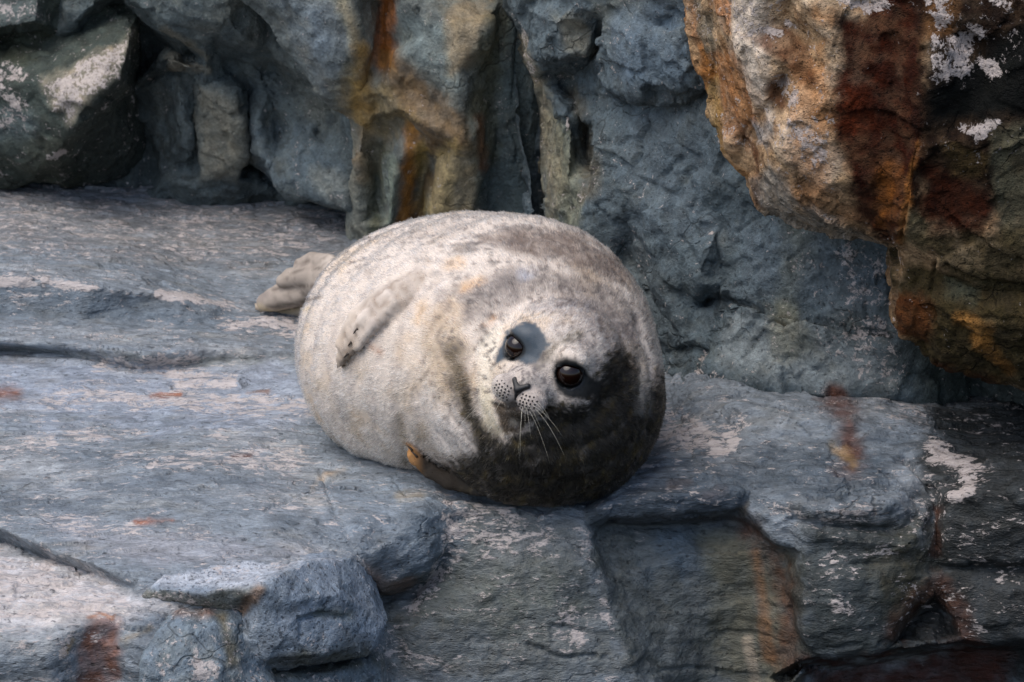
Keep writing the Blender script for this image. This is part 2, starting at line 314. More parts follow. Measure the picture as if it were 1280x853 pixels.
# ------------------------------------------------------------------ the ledge the seal lies on (top, front face, niche, right tier)
LEDGE = [
 [g(-350,190,.04), g(0,215,.03), g(200,225,.02), g(440,255,.01), g(600,300,.03), g(720,350,.02), g(850,430,.01), g(1000,470,.01), g(1150,470,.01), g(1300,470,0), g(1650,470,0)],
 [g(-350,235,.04), g(0,243,.03), g(120,242,.025), g(220,255,.02), g(330,272,.015), g(440,300,.01), g(560,340,.005)],
 [g(-350,300,.06), g(0,300,.05), g(200,300,.02), g(400,325,.005)],
 [g(-350,338,.12), g(0,345,.115), g(60,348,.11), g(120,360,.10), g(220,370,.07), g(300,385,.03), g(380,395,.01)],
 [g(-350,395,.04), g(0,398,.036), g(100,402,.034), g(250,408,.022), g(370,420,.01)],
 [g(-350,422,.05), g(0,428,.046), g(60,431,.045), g(110,434,.047), g(140,440,.045), g(185,446,.045), g(215,442,.043), g(245,437,.042), g(300,441,.03), g(370,444,.022), g(450,450,.012)],
 [g(-350,438,.004), g(0,439,.008), g(60,443,.01), g(110,452,.006), g(150,461,.004), g(190,464,.003), g(245,459,.004), g(300,457,.006), g(370,458,.006), g(450,470,.002)],
 [g(-350,520,.01), g(0,500,.0), g(200,505,0), g(400,510,0), g(600,520,0), g(780,510,0), g(840,500,.01)],
 [g(-350,600,.0), g(0,590,.006), g(130,600,.012), g(200,585,.022), g(270,572,.026), g(330,580,.014), g(400,575,.004), g(480,560,0), g(600,560,0), g(750,560,0)],
 [g(-200,628,0), g(0,661,0), g(50,682,0), g(98,701,0), g(107,704,0), g(145,718,0), g(180,727,0), g(250,722,-.002), g(350,708,-.004), g(440,700,-.008)],
 [g(-200,642,-.05), g(0,678,-.05), g(50,698,-.047), g(98,715,-.042), g(107,718,-.038), g(145,731,-.03), g(166,736,-.024)],
 [g(-350,720,-.03), g(0,730,-.03), g(90,735,-.03), g(160,752,-.03)],
 [g(-350,770,-.035), g(0,770,-.035), g(80,770,-.035), g(150,768,-.038), g(215,757,-.035), g(260,770,-.05), g(300,770,-.06)],
 [g(-350,800,-.045), g(0,795,-.045), g(60,797,-.045), g(90,790,-.042), g(120,782,-.04), g(160,785,-.05), g(230,782,-.065)],
 [w(-350,830,-.50), w(0,822,-.475), w(60,825,-.475), w(82,815,-.46), w(95,812,-.435), w(125,806,-.42), w(150,810,-.425), w(162,830,-.45), w(230,820,-.43), w(330,840,-.36)],
 [w(-350,1000,-.52), w(0,1000,-.5), w(78,900,-.48), w(90,870,-.44), w(150,870,-.43), w(165,900,-.46), w(230,900,-.45), w(330,900,-.37), w(470,1000,-.25)],
 [g(370,600,.004), g(420,600,.006), g(480,586,.004), g(520,584,.006), g(552,592,.004), g(575,612,0)],
 [w(330,650,-.1), w(400,650,-.085), w(470,650,-.075), w(530,640,-.055), w(566,640,-.015)],
 [w(430,690,-.155), w(480,690,-.125), w(535,690,-.095), w(562,665,-.035)],
 [w(452,703,-.15), w(468,722,-.12), w(478,740,-.095), w(505,727,-.095), w(538,712,-.085), w(558,690,-.045)],
 [w(470,742,-.01), w(492,744,-.01), w(515,736,-.02), w(545,722,-.02)],
 [w(570,652,.0), w(610,643,-.01), w(660,644,-.012), w(705,648,-.012), w(731,652,-.012)],
 [w(560,730,-.055), w(620,715,-.06), w(700,715,-.065), w(735,712,-.055)],
 [w(486,770,-.07), w(520,790,-.095), w(600,780,-.09), w(690,775,-.085), w(765,780,-.07)],
 [w(500,853,-.12), w(600,853,-.12), w(700,853,-.115), w(790,850,-.09)],
 [w(480,1000,-.2), w(640,1000,-.18), w(840,1000,-.14)],
 [w(733,652,-.012), w(737,668,-.022), w(745,695,-.035), w(756,730,-.05), w(772,785,-.068), w(800,858,-.09), w(840,950,-.12)],
 [w(746,664,.025), w(758,694,.003), w(776,734,-.012), w(800,788,-.025), w(832,850,-.035), w(850,950,-.02)],
 [w(760,646,.0), w(785,647,.004), w(810,646,.01), w(835,645,.014), w(860,643,.02), w(890,641,.026), w(910,639,.03), w(928,634,.03)],
 [w(760,655,.06), w(785,656,.075), w(810,656,.085), w(835,655,.09), w(860,653,.095), w(890,651,.10), w(912,650,.095), w(930,655,.08)],
 [w(928,634,.03), w(934,646,.012), w(945,655,.0), w(958,664,-.01), w(968,677,-.02), w(982,682,-.022), w(994,684,-.022)],
 [w(930,654,.07), w(942,665,.055), w(956,676,.04), w(968,688,.04), w(985,694,.02), w(994,692,-.01)],
 [w(800,700,.03), w(850,690,.05), w(880,700,.055), w(920,690,.05)],
 [w(820,770,.005), w(862,765,.03), w(890,770,.035)],
 [w(850,860,.01), w(890,840,.03), w(910,850,.03), w(880,950,.0)],
 [w(900,790,.05), w(930,760,.05), w(950,720,.045), w(975,740,.035), w(990,760,.01), w(996,800,-.01), w(1000,840,-.015)],
 [w(930,860,.03), w(960,850,.025), w(985,860,.0), w(960,950,.0)],
 [g(780,600,.01), g(820,595,.016), g(870,590,.012), g(930,600,.006)],
 [w(770,628,-.005), w(810,626,.0), w(860,622,.01), w(905,620,.015), w(926,624,.02)],
 [g(850,540,.02), g(930,552,.034), g(1010,558,.03), g(1090,562,.026), g(1130,575,.014)],
 [g(870,500,.055), g(930,512,.075), g(1000,522,.07), g(1080,528,.06), g(1160,535,.04)],
 [g(940,618,.0), g(985,630,.0), g(1037,641,-.002), g(1080,640,-.002), g(1110,638,-.002), g(1126,612,.004), g(1150,600,.01), g(1168,606,.01)],
 [w(985,648,-.01), w(1037,660,-.012), w(1080,664,-.01), w(1125,664,.0), w(1150,645,.03), w(1168,636,.05)],
 [w(1010,668,-.04), w(1040,671,-.048), w(1085,677,-.05), w(1139,682,-.035), w(1166,690,.01)],
 [w(1002,700,-.045), w(1040,686,-.04), w(1085,690,-.04), w(1130,694,-.028)],
 [w(1004,740,-.06), w(1050,730,-.07), w(1100,735,-.06), w(1145,718,-.025)],
 [w(1002,790,-.065), w(1050,790,-.075), w(1095,785,-.06)],
 [w(998,828,-.055), w(1022,822,-.06), w(1040,827,-.065), w(1076,818,-.065), w(1094,822,-.06), w(1112,812,-.05), w(1160,808,-.02), w(1205,799,-.03), w(1240,806,-.03), w(1290,799,-.04), w(1650,800,-.05)],
 [w(998,837,.10), w(1040,834,.11), w(1076,830,.12), w(1112,822,.12), w(1160,816,.12), w(1205,813,.12), w(1290,811,.10), w(1650,810,.1)],
 [w(990,1000,.1), w(1150,1000,.15), w(1290,1000,.12), w(1650,1000,.1)],
 [w(1116,800,-.045), w(1122,780,-.04), w(1140,756,-.028), w(1155,740,-.015), w(1170,731,-.008), w(1184,748,-.008), w(1196,775,-.014), w(1206,800,-.025)],
 [w(1128,797,.03), w(1136,776,.04), w(1152,757,.05), w(1168,746,.05), w(1178,762,.05), w(1190,797,.03)],
 [w(1172,628,.055), w(1170,660,.04), w(1171,690,.03), w(1174,712,.03)],
 [w(1182,630,.02), w(1181,660,.012), w(1181,695,.006)],
 [w(1186,622,.03), w(1225,620,.01), w(1290,618,-.02), w(1650,620,-.05)],
 [w(1220,660,.0), w(1290,660,-.025), w(1650,660,-.06)],
 [w(1182,702,.004), w(1230,704,-.01), w(1290,703,-.03), w(1650,703,-.06)],
 [w(1182,709,.025), w(1230,711,.015), w(1290,710,.0), w(1650,710,-.05)],
 [w(1185,728,-.005), w(1220,742,-.02), w(1262,750,-.03), w(1290,745,-.035), w(1650,750,-.06)],
 [w(1225,775,-.03), w(1290,780,-.04)],
 [w(1175,600,.09), w(1220,592,.09), w(1290,590,.07), w(1650,590,.05)],
 [w(1170,570,.16), w(1220,560,.22), w(1290,555,.22), w(1650,555,.2)],
]
P = 'poly'; S = 'line'
rust, orng, dkrust, olive, ochre, pink = (80,43,21), (138,90,46), (52,26,14), (84,82,58), (150,124,80), (170,140,124)
SL = ((118,123,132), (146,146,151), (94,101,111))
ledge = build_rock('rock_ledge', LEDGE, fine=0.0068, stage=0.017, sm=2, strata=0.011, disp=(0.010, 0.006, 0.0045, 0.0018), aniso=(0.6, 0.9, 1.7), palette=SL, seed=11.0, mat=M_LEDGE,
  stains_and_shade=[
   ((P,[(-60,220),(440,270),(440,330),(200,330),(-60,290)],18),(112,109,112),.7),
   ((P,[(-60,352),(120,365),(300,390),(370,402),(370,420),(100,402),(-60,398)],6),(84,94,106),.75,.2), ((P,[(-60,432),(140,442),(215,446),(300,444),(372,446),(372,460),(190,466),(110,454),(-60,442)],4),(104,104,98),.7),
   ((S,[(-20,530),(160,525),(330,540)],5,6),(92,100,112),.6), ((S,[(60,612),(240,600),(380,610)],7,8),(90,98,110),.6), ((S,[(-20,620),(120,640)],8,8),(94,102,114),.5), ((P,[(400,600),(540,590),(560,640),(470,690),(410,670)],16),(108,117,130),.6),
   ((P,[(-60,445),(370,462),(400,520),(300,545),(-60,520)],22),(150,154,170),.7),
   ((P,[(-60,680),(170,740),(230,760),(150,785),(-60,790)],14),(196,186,188),.85),
   ((P,[(60,655),(260,670),(400,690),(200,722)],14),(150,146,154),.6),
   ((S,[(20,494),(-5,493)],9,7),(120,76,52),.9), ((S,[(190,497),(225,496)],3,3),(140,90,60),.9), ((S,[(310,493),(335,492)],3,3),(140,100,70),.8),
   ((S,[(290,573),(312,572)],3,3),rust,.9), ((S,[(170,657),(215,655)],4,4),(140,86,56),.9),
   ((P,[(470,740),(505,725),(560,700),(590,660),(580,640),(720,640),(790,853),(480,853)],20),(90,92,92),.85),
   ((P,[(560,700),(700,690),(740,760),(640,800),(500,770)],25),(78,80,70),.5),
   ((P,[(505,640),(570,625),(575,690),(540,715),(500,715)],12),(86,96,108),.7),
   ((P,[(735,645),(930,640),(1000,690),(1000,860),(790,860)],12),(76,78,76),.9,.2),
   ((P,[(835,660),(880,660),(880,720),(815,715)],20),(76,90,106),.75),
   ((P,[(880,670),(990,690),(998,860),(905,860)],22),(98,94,78),.75),
   ((S,[(760,650),(860,648),(925,648)],5,6),(60,42,24),.8),  # brown line with the lip's shadow painted in
   ((S,[(930,650),(962,682),(985,740),(990,830)],11,13),rust,.8,.4), ((S,[(945,690),(955,760),(962,820)],6,6),orng,.5),
   ((S,[(935,800),(945,850)],4,5),(176,160,140),.6),
   ((P,[(740,620),(930,600),(940,650),(740,655)],12),(74,83,95),.8),
   ((S,[(928,640),(934,630)],5,5),(90,70,40),.8), ((S,[(838,610),(862,606)],4,4),orng,.6), ((S,[(880,622),(906,618)],4,5),rust,.7),
   ((P,[(830,560),(1120,560),(1120,640),(930,640),(830,620)],30),(62,71,82),.9),  # from here to the far right: dark wet rock plus painted overhang shade
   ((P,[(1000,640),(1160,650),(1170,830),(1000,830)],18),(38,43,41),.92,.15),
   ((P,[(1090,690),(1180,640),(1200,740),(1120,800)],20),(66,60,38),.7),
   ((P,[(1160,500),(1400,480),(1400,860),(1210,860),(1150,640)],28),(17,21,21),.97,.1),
   ((S,[(1040,500),(1060,525),(1064,580)],14,12),rust,.8,.2), ((S,[(1040,560),(1066,582)],6,6),ochre,.6),
   ((S,[(1172,640),(1170,690)],5,6),rust,.7), ((S,[(1115,790),(1140,755),(1170,728),(1190,755),(1206,800)],10,12),(62,32,15),.8),
   ((P,[(1120,802),(1168,738),(1202,802)],6),(14,17,19),.95,.1),  # darkness inside the open hole, painted near-black
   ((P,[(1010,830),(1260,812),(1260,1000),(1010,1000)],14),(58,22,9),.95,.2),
   ((P,[(92,808),(110,775),(150,775),(155,853),(95,870)],7),(112,74,58),.95,.45),
   ((S,[(110,778),(125,770),(140,775)],3,3),orng,.9), ((S,[(80,815),(90,800)],4,4),ochre,.9), ((S,[(158,800),(185,790)],5,6),ochre,.6),
   ((S,[(455,715),(480,735),(510,730)],8,8),(150,120,100),.6),
   ((S,[(500,622),(525,620)],6,6),(160,140,110),.5), ((S,[(390,610),(408,595),(430,590)],4,4),(170,150,130),.7),
  ],
  pales=[((P,[(-60,240),(420,260),(420,330),(-60,320)],30),.62), ((S,[(-20,352),(60,352),(118,362)],5,4),1.15), ((S,[(200,368),(290,383)],4,4),1.1), ((S,[(280,405),(400,415)],9,8),.85),
   ((S,[(120,455),(245,450)],6,6),.8), ((P,[(205,470),(290,468),(300,488),(215,486)],8),.95), ((S,[(60,500),(360,508),(410,520)],10,8),.78),
   ((S,[(90,545),(180,540)],6,6),.75), ((S,[(150,580),(370,575)],14,10),.7), ((S,[(0,560),(60,562)],8,8),.75),
   ((P,[(-60,690),(160,745),(200,770),(-60,790)],14),.78), ((S,[(60,660),(260,670)],10,10),.68),
   ((S,[(560,640),(570,690),(545,720),(520,760)],9,9),.82), ((P,[(575,640),(700,640),(700,690),(600,690)],14),.72), ((S,[(735,670),(755,730),(770,790)],8,8),.72),
   ((S,[(700,760),(720,800)],12,10),.68), ((P,[(830,510),(930,530),(920,575),(830,570)],12),.85), ((S,[(1040,642),(1110,643)],2,2),.9),
   ((S,[(1170,560),(1215,595)],12,8),.95), ((S,[(1195,625),(1215,618)],5,4),1.0), ((S,[(1050,770),(1070,780)],14,12),.66), ((S,[(1230,700),(1270,730)],10,12),.6), ((S,[(1220,790),(1240,800)],8,8),.65),
   ((S,[(80,810),(90,850)],8,8),.7), ((P,[(735,645),(930,640),(1000,690),(1000,860),(790,860)],8),.12), ((P,[(1000,800),(1290,800),(1290,900),(1000,900)],8),.05)],
  wets=[((P,[(-60,440),(560,460),(560,640),(-60,680)],30),.3), ((P,[(480,700),(720,660),(790,853),(480,853)],20),.3), ((P,[(830,540),(1130,560),(1130,640),(930,640)],20),.25)],
  cracks=[([(1032,668),(1085,676),(1139,680)],2.2,.012), ([(985,648),(1037,668)],2,.008), ([(400,590),(418,640),(440,680)],1.5,.006), ([(490,598),(510,622)],1.3,.006), ([(330,640),(420,600),(440,590)],2,.005),
          ([(660,805),(700,822),(745,818)],2.2,.012), ([(690,782),(730,788)],2,.008), ([(1060,705),(1130,703)],1.8,.008), ([(0,0),(1,0)],1,.0),
          ([(800,842),(860,835),(905,838)],2,.008), ([(1130,575),(1150,600),(1165,610)],3,.012)],
  damp=[((P,[(-300,250),(560,300),(560,640),(440,690),(180,720),(-300,640)],30),.45), ((P,[(420,500),(560,480),(820,480),(840,560),(740,640),(540,615),(420,570)],20),.6)], pale0=.40, pits=.4)
tag(ledge, kind='structure')

# ------------------------------------------------------------------ cliff behind
CL = ((82,90,95), (100,102,100), (62,70,76))
CLIFF_L = [
 [w(-350,-250,1.79), w(0,-250,1.74), w(200,-250,1.39), w(330,-250,1.39), w(520,-250,1.59)],
 [w(-350,100,1.79), w(0,100,1.79), w(150,120,1.76), w(182,172,1.75), w(200,212,1.75)], [w(-350,340,1.74), w(0,320,1.74), w(150,300,1.76), w(225,290,1.75), w(300,310,1.73), w(450,340,1.64), w(520,340,1.59)],
 [w(150,-20,1.51), w(165,0,1.49), w(180,12,1.47), w(211,35,1.44), w(246,60,1.44), w(258,70,1.45)],
 [w(150,12,1.74), w(172,28,1.72), w(205,52,1.69), w(238,73,1.63)],
 [w(230,0,1.39), w(280,20,1.39), w(300,50,1.45), w(262,40,1.42)],
 [w(211,74,1.55), w(235,84,1.51), w(258,88,1.51)], [w(216,84,1.65), w(240,95,1.62)],
 [w(222,95,1.61), w(228,150,1.58), w(240,165,1.58)], [w(244,110,1.64), w(246,165,1.64), w(243,220,1.65)], [w(205,150,1.69), w(212,215,1.67)], [w(190,160,1.71), w(208,225,1.65), w(235,215,1.65)],
 [w(252,105,1.55), w(250,160,1.57), w(249,225,1.59)], [w(270,100,1.56), w(295,125,1.51), w(302,160,1.52), w(306,195,1.55), w(296,225,1.59)],
 [w(310,110,1.61), w(309,150,1.61), w(314,190,1.59)], [w(320,150,1.53), w(325,190,1.51), w(345,205,1.51), w(356,230,1.49), w(372,242,1.48), w(388,240,1.45), w(410,250,1.42), w(432,257,1.39)],
 [w(306,205,1.73), w(330,212,1.69), w(352,238,1.67), w(370,252,1.63), w(390,256,1.65), w(412,262,1.65), w(434,268,1.59)],
 [w(375,170,1.51), w(390,160,1.52), w(402,158,1.53), w(398,168,1.53), w(410,150,1.49)], [w(350,90,1.59), w(370,110,1.57), w(350,130,1.55), w(335,110,1.56), w(352,165,1.59), w(370,168,1.51), w(384,176,1.47), w(380,220,1.47)],
 [w(452,140,1.36), w(455,180,1.38), w(456,225,1.40), w(456,275,1.43)],
 [w(305,48,1.42), w(330,58,1.49), w(306,75,1.55), w(288,90,1.58), w(276,70,1.55)], [w(430,200,1.41), w(425,230,1.39), w(410,190,1.43), w(420,160,1.45)],
]
cliffL = build_rock('cliff_wall', CLIFF_L, fine=0.0072, stage=0.03, sm=1, disp=(0.016, 0.016, 0.007, 0.0024), palette=CL, seed=23.0, mat=M_CLIFF, tint=(.95, 1.0, .94), pale0=.22, pits=.2,
  stains_and_shade=[((P,[(250,110),(300,130),(308,195),(295,225),(250,225)],8),(116,112,104),.85), ((P,[(160,-20),(250,60),(180,120),(120,100)],16),(58,66,70),.7),
          ((P,[(60,100),(190,60),(215,210),(120,250)],20),(48,54,56),.8), ((P,[(312,150),(400,150),(430,250),(340,230)],14),(92,104,116),.7), ((S,[(400,220),(428,240)],10,8),(128,128,124),.6),  # includes the boulder's shade in the recess, painted as dark colour
          ((S,[(211,35),(258,72)],4,4),(120,112,98),.6), ((S,[(215,78),(258,86)],4,4),(128,120,108),.7)],
  pales=[((S,[(372,190),(378,240)],4,4),.55)])
tag(cliffL, kind='structure')
MID = [
 [w(632,-250,1.22), w(632,0,1.22), w(648,62,1.22), w(665,102,1.22), w(678,152,1.22), w(682,200,1.22), w(680,270,1.22), w(682,480,1.22)],
 [w(640,-250,1.06), w(640,0,1.06), w(655,60,1.06), w(672,100,1.06), w(684,150,1.06), w(688,200,1.06), w(686,266,1.06), w(690,330,1.06), w(690,480,1.0)],
 [w(690,-250,.85), w(780,-250,.7), w(880,-250,.6), w(1000,-250,.5), w(1500,-250,.4)],
 [w(690,30,.82), w(720,5,.79), w(700,-100,.83)], [w(668,72,.90), w(684,76,.86), w(700,75,.83), w(733,68,.82), w(743,50,.83), w(752,25,.82)], [w(690,84,.97), w(712,84,.97), w(735,80,.95), w(750,60,.93)],
 [w(800,50,.66), w(850,40,.61), w(790,-80,.68)], [w(758,20,.76), w(752,70,.78), w(758,108,.77), w(780,115,.72), w(801,117,.69), w(825,114,.66), w(848,109,.63), w(880,98,.60), w(920,90,.58)],
 [w(752,95,.86), w(762,120,.85), w(801,128,.79), w(848,120,.73), w(885,110,.68), w(925,105,.66)],
 [w(695,106,1.02), w(707,100,1.04), w(715,120,1.02)], [w(735,158,.98), w(733,180,.99), w(735,202,.97)], [w(722,140,.93), w(722,200,.93), w(742,215,.88)],
 [w(700,130,.93), w(707,152,.9), w(712,190,.89), w(708,230,.87), w(722,245,.86)], [w(698,170,.95), w(698,230,.94), w(696,262,.93)],
 [w(750,155,.83), w(750,185,.82), w(748,216,.81), w(743,244,.80), w(730,284,.80), w(735,340,.8)], [w(708,250,.93), w(712,275,.9), w(715,320,.9)],
 [w(800,160,.76), w(850,160,.69), w(905,160,.6)], [w(800,220,.73), w(860,220,.65), w(900,230,.58)], [w(790,290,.76), w(786,330,.78), w(800,350,.74)], [w(820,300,.65), w(830,360,.62), w(815,260,.67)], [w(770,250,.76), w(765,300,.76), w(770,350,.76)],
 [w(852,300,.6), w(875,318,.545), w(890,302,.55), w(897,290,.56)], [w(856,350,.59), w(875,358,.555), w(890,352,.555), w(900,350,.555)], [w(870,378,.60), w(884,376,.63), w(898,374,.60)], [w(870,392,.6), w(888,390,.58), w(905,385,.54)],
 [w(899,287,.6), w(903,320,.57), w(906,350,.55), w(910,373,.54)], [w(960,250,.53), w(960,330,.5), w(1050,350,.45), w(1120,380,.41)], [w(1050,280,.47), w(1130,300,.42), w(1250,300,.4)],
 [w(910,373,.54), w(935,378,.515), w(960,384,.49), w(990,391,.47), w(1016,397,.45), w(1060,409,.43), w(1115,419,.41), w(1170,430,.4), w(1280,440,.4), w(1500,450,.4)],
 [w(910,379,.53), w(935,384,.5), w(960,390,.465), w(990,397,.445), w(1016,403,.425), w(1060,415,.405), w(1115,425,.385), w(1170,436,.39)],
 [w(920,425,.50), w(1000,440,.435), w(1070,450,.405), w(1125,470,.39), w(1160,465,.40)], [w(860,430,.57), w(855,490,.52)],
 [w(880,455,.51), w(907,467,.475), w(930,478,.455), w(955,490,.435), w(1003,500,.415), w(1060,502,.40), w(1120,507,.39), w(1160,500,.40)],
 [w(880,470,.50), w(907,478,.475), w(930,496,.45), w(955,508,.425), w(1003,520,.395), w(1060,523,.41), w(1120,527,.40), w(1160,515,.43)],
 [w(690,560,1.0), w(760,560,.75), w(830,560,.6), w(860,570,.44), w(960,590,.38), w(1100,590,.37), w(1250,590,.45), w(1500,590,.45)], [w(1220,480,.5), w(1280,540,.46)],
]
mid = build_rock('cliff_face', MID, fine=0.0066, stage=0.016, sm=2, ymax=1.2, disp=(0.014, 0.018, 0.008, 0.0024), palette=((78,88,97), (94,100,104), (60,69,76)), seed=37.0, mat=M_CLIFF, tint=(.95, 1.0, .94), pale0=.26, pits=.35,
  stains_and_shade=[((P,[(640,-30),(700,70),(735,75),(750,10),(700,-30)],16),(98,108,118),.6), ((P,[(690,20),(735,20),(742,65),(700,72)],12),(142,132,112),.55), ((P,[(735,0),(780,0),(760,40)],14),(128,120,94),.5),
          ((S,[(650,50),(675,110),(690,200),(690,290)],7,8),(138,126,100),.7), ((P,[(690,150),(720,150),(725,280),(695,290)],12),(126,122,98),.6), ((S,[(722,120),(740,200),(742,240)],10,9),(92,78,52),.6),
          ((P,[(755,10),(870,0),(860,105),(765,105)],20),(100,114,132),.7), ((P,[(770,120),(900,130),(890,290),(780,300)],30),(82,92,104),.6), ((P,[(790,280),(860,380),(860,480),(780,400)],20),(72,78,84),.6),
          ((S,[(1000,290),(990,350),(980,380)],16,14),(112,108,82),.6), ((P,[(905,260),(1115,320),(1115,410),(915,370)],20),(98,108,120),.6), ((P,[(915,390),(1100,430),(1130,490),(1000,490),(900,450)],14),(124,130,137),.85),
          ((S,[(908,376),(960,387),(1016,400),(1060,412),(1118,423)],1.5,2.5),(38,34,26),.9,.2), ((S,[(880,376),(900,374)],8,7),(46,44,38),.8),
          ((S,[(980,400),(990,430)],18,14),(120,114,94),.5), ((S,[(1045,490),(1060,530)],14,9),rust,.9,.2), ((P,[(1140,430),(1300,450),(1300,600),(1150,560)],20),(52,58,58),.9,.1), ((S,[(930,495),(970,505),(985,520)],8,7),(82,84,64),.7)],  # dark right end: shade under the overhang painted into the colour
  pales=[((P,[(1050,300),(1110,320),(1125,490),(1040,480)],18),.62), ((S,[(880,440),(876,465),(870,480)],5,5),.95), ((S,[(890,480),(860,500)],10,10),.7), ((S,[(1063,300),(1066,400)],4,5),.75), ((S,[(707,150),(712,165)],5,5),.9), ((S,[(648,30),(672,100)],3,3),.7)],
  cracks=[([(910,376),(960,387),(1016,400),(1060,412),(1115,422)],3,.024), ([(750,120),(740,170)],2,.008), ([(899,287),(905,350)],2.5,.006), ([(920,290),(960,262)],1.6,.006), ([(830,220),(850,200)],4,.01)])
tag(mid, kind='structure')
BUT = [
 [w(250,-250,1.3), w(290,-8,1.3), w(299,0,1.3), w(338,32,1.3), w(352,53,1.3), w(394,109,1.3), w(420,130,1.31), w(436,143,1.33), w(441,200,1.38), w(436,260,1.42), w(440,310,1.45), w(440,480,1.45)],
 [w(440,480,1.45), w(600,480,1.3), w(720,480,1.3), w(720,-250,1.26), w(600,-250,1.15), w(400,-250,1.2), w(250,-250,1.3)],
 [w(360,0,1.22), w(400,0,1.20), w(440,0,1.18), w(462,-5,1.2), w(474,0,1.27), w(484,0,1.27), w(500,-5,1.18)], [w(400,60,1.22), w(440,60,1.18), w(462,60,1.2), w(470,62,1.27), w(482,64,1.27), w(499,72,1.16)], [w(405,100,1.26), w(430,90,1.22)],
 [w(427,108,1.27), w(450,112,1.25), w(478,118,1.22), w(503,138,1.16), w(540,160,1.13), w(571,176,1.11)], [w(503,148,1.26), w(535,172,1.23), w(565,186,1.2)],
 [w(540,40,1.13), w(580,30,1.1), w(614,22,1.09), w(600,60,1.09), w(571,83,1.1)], [w(520,110,1.18), w(545,130,1.17), w(571,119,1.1), w(596,162,1.12), w(600,201,1.15), w(592,266,1.2), w(600,330,1.22)],
 [w(455,150,1.3), w(445,216,1.33), w(452,280,1.38)], [w(470,190,1.36), w(477,266,1.4)], [w(499,200,1.23), w(490,240,1.25), w(488,280,1.3)], [w(531,212,1.32), w(522,250,1.34), w(515,285,1.36)], [w(571,192,1.15), w(556,230,1.18), w(542,270,1.22)],
 [w(625,0,1.19), w(622,80,1.18), w(618,150,1.19), w(615,210,1.22), w(612,280,1.26)], [w(640,60,1.18), w(660,150,1.19), w(655,250,1.22), w(650,0,1.2)],
]
but = build_rock('rock_buttress', BUT, outline=BUT[0] + BUT[1][1:-1], fine=0.0072, stage=0.018, sm=2, ymax=1.55, disp=(0.012, 0.011, 0.005, 0.0018), aniso=(1.2, 1.2, 0.6), palette=((98,102,102), (116,112,102), (78,82,80)), seed=41.0, mat=M_CLIFF,
  pale0=.2, pits=.15, back=(0, 0.5, 0),
  stains_and_shade=[((P,[(360,-30),(440,-30),(440,60),(410,100),(350,40)],18),(116,124,132),.7), ((S,[(430,0),(446,60),(440,100)],7,8),(140,126,88),.6), ((S,[(395,20),(402,60)],9,9),(108,120,134),.5),
          ((S,[(488,-20),(482,40),(482,75)],12,8),(150,88,28),.95,.2), ((P,[(470,60),(500,60),(560,130),(590,185),(540,190),(500,150),(480,110)],12),(122,94,52),.7), ((P,[(430,105),(480,100),(520,150),(480,180),(440,150)],14),(124,108,70),.7),
          ((P,[(500,10),(560,30),(570,110),(500,70)],12),(112,122,124),.7), ((P,[(545,0),(615,0),(600,70),(565,90)],10),(146,128,96),.7), ((S,[(512,165),(512,220),(505,280)],10,7),(158,108,40),.92,.15), ((S,[(525,190),(530,260)],9,8),(156,136,76),.8), ((S,[(560,190),(550,280)],10,8),(160,138,84),.7), ((S,[(452,60),(455,140),(458,220)],8,8),(150,118,58),.7),
          ((P,[(545,200),(600,200),(595,290),(540,290)],12),(146,132,100),.7), ((S,[(535,220),(520,280)],6,6),(88,60,28),.7), ((S,[(470,190),(468,290)],9,9),(70,72,48),.8), ((S,[(492,200),(488,280)],6,6),(120,128,112),.6),
          ((P,[(600,40),(650,20),(690,160),(690,300),(600,300),(605,150)],14),(70,82,86),.85), ((S,[(620,20),(612,100),(604,190)],12,12),(84,80,58),.7), ((S,[(602,150),(604,210)],4,5),(98,60,30),.7), ((P,[(436,150),(470,180),(460,300),(436,300)],10),(128,124,112),.6)])
tag(but, 'tall fluted rock buttress streaked ochre and orange behind the seal', 'rock')
BOUL_O = [w(840,-250,.42), w(856,-20,.41), w(862,30,.40), w(868,60,.40), w(874,85,.40), w(884,110,.40), w(884,150,.39), w(895,170,.38), w(903,198,.36), w(915,212,.35), w(932,222,.34), w(934,244,.34), w(945,260,.32), w(960,270,.31), w(985,278,.30), w(1010,288,.27), w(1050,296,.24), w(1085,303,.21), w(1110,310,.18),
 w(1118,314,.12), w(1120,360,.12), w(1116,405,.13), w(1128,424,.14), w(1146,430,.14), w(1152,448,.14), w(1162,460,.14), w(1185,467,.13), w(1230,476,.12), w(1290,493,.10), w(1650,520,.05), w(1650,-250,-.08)]
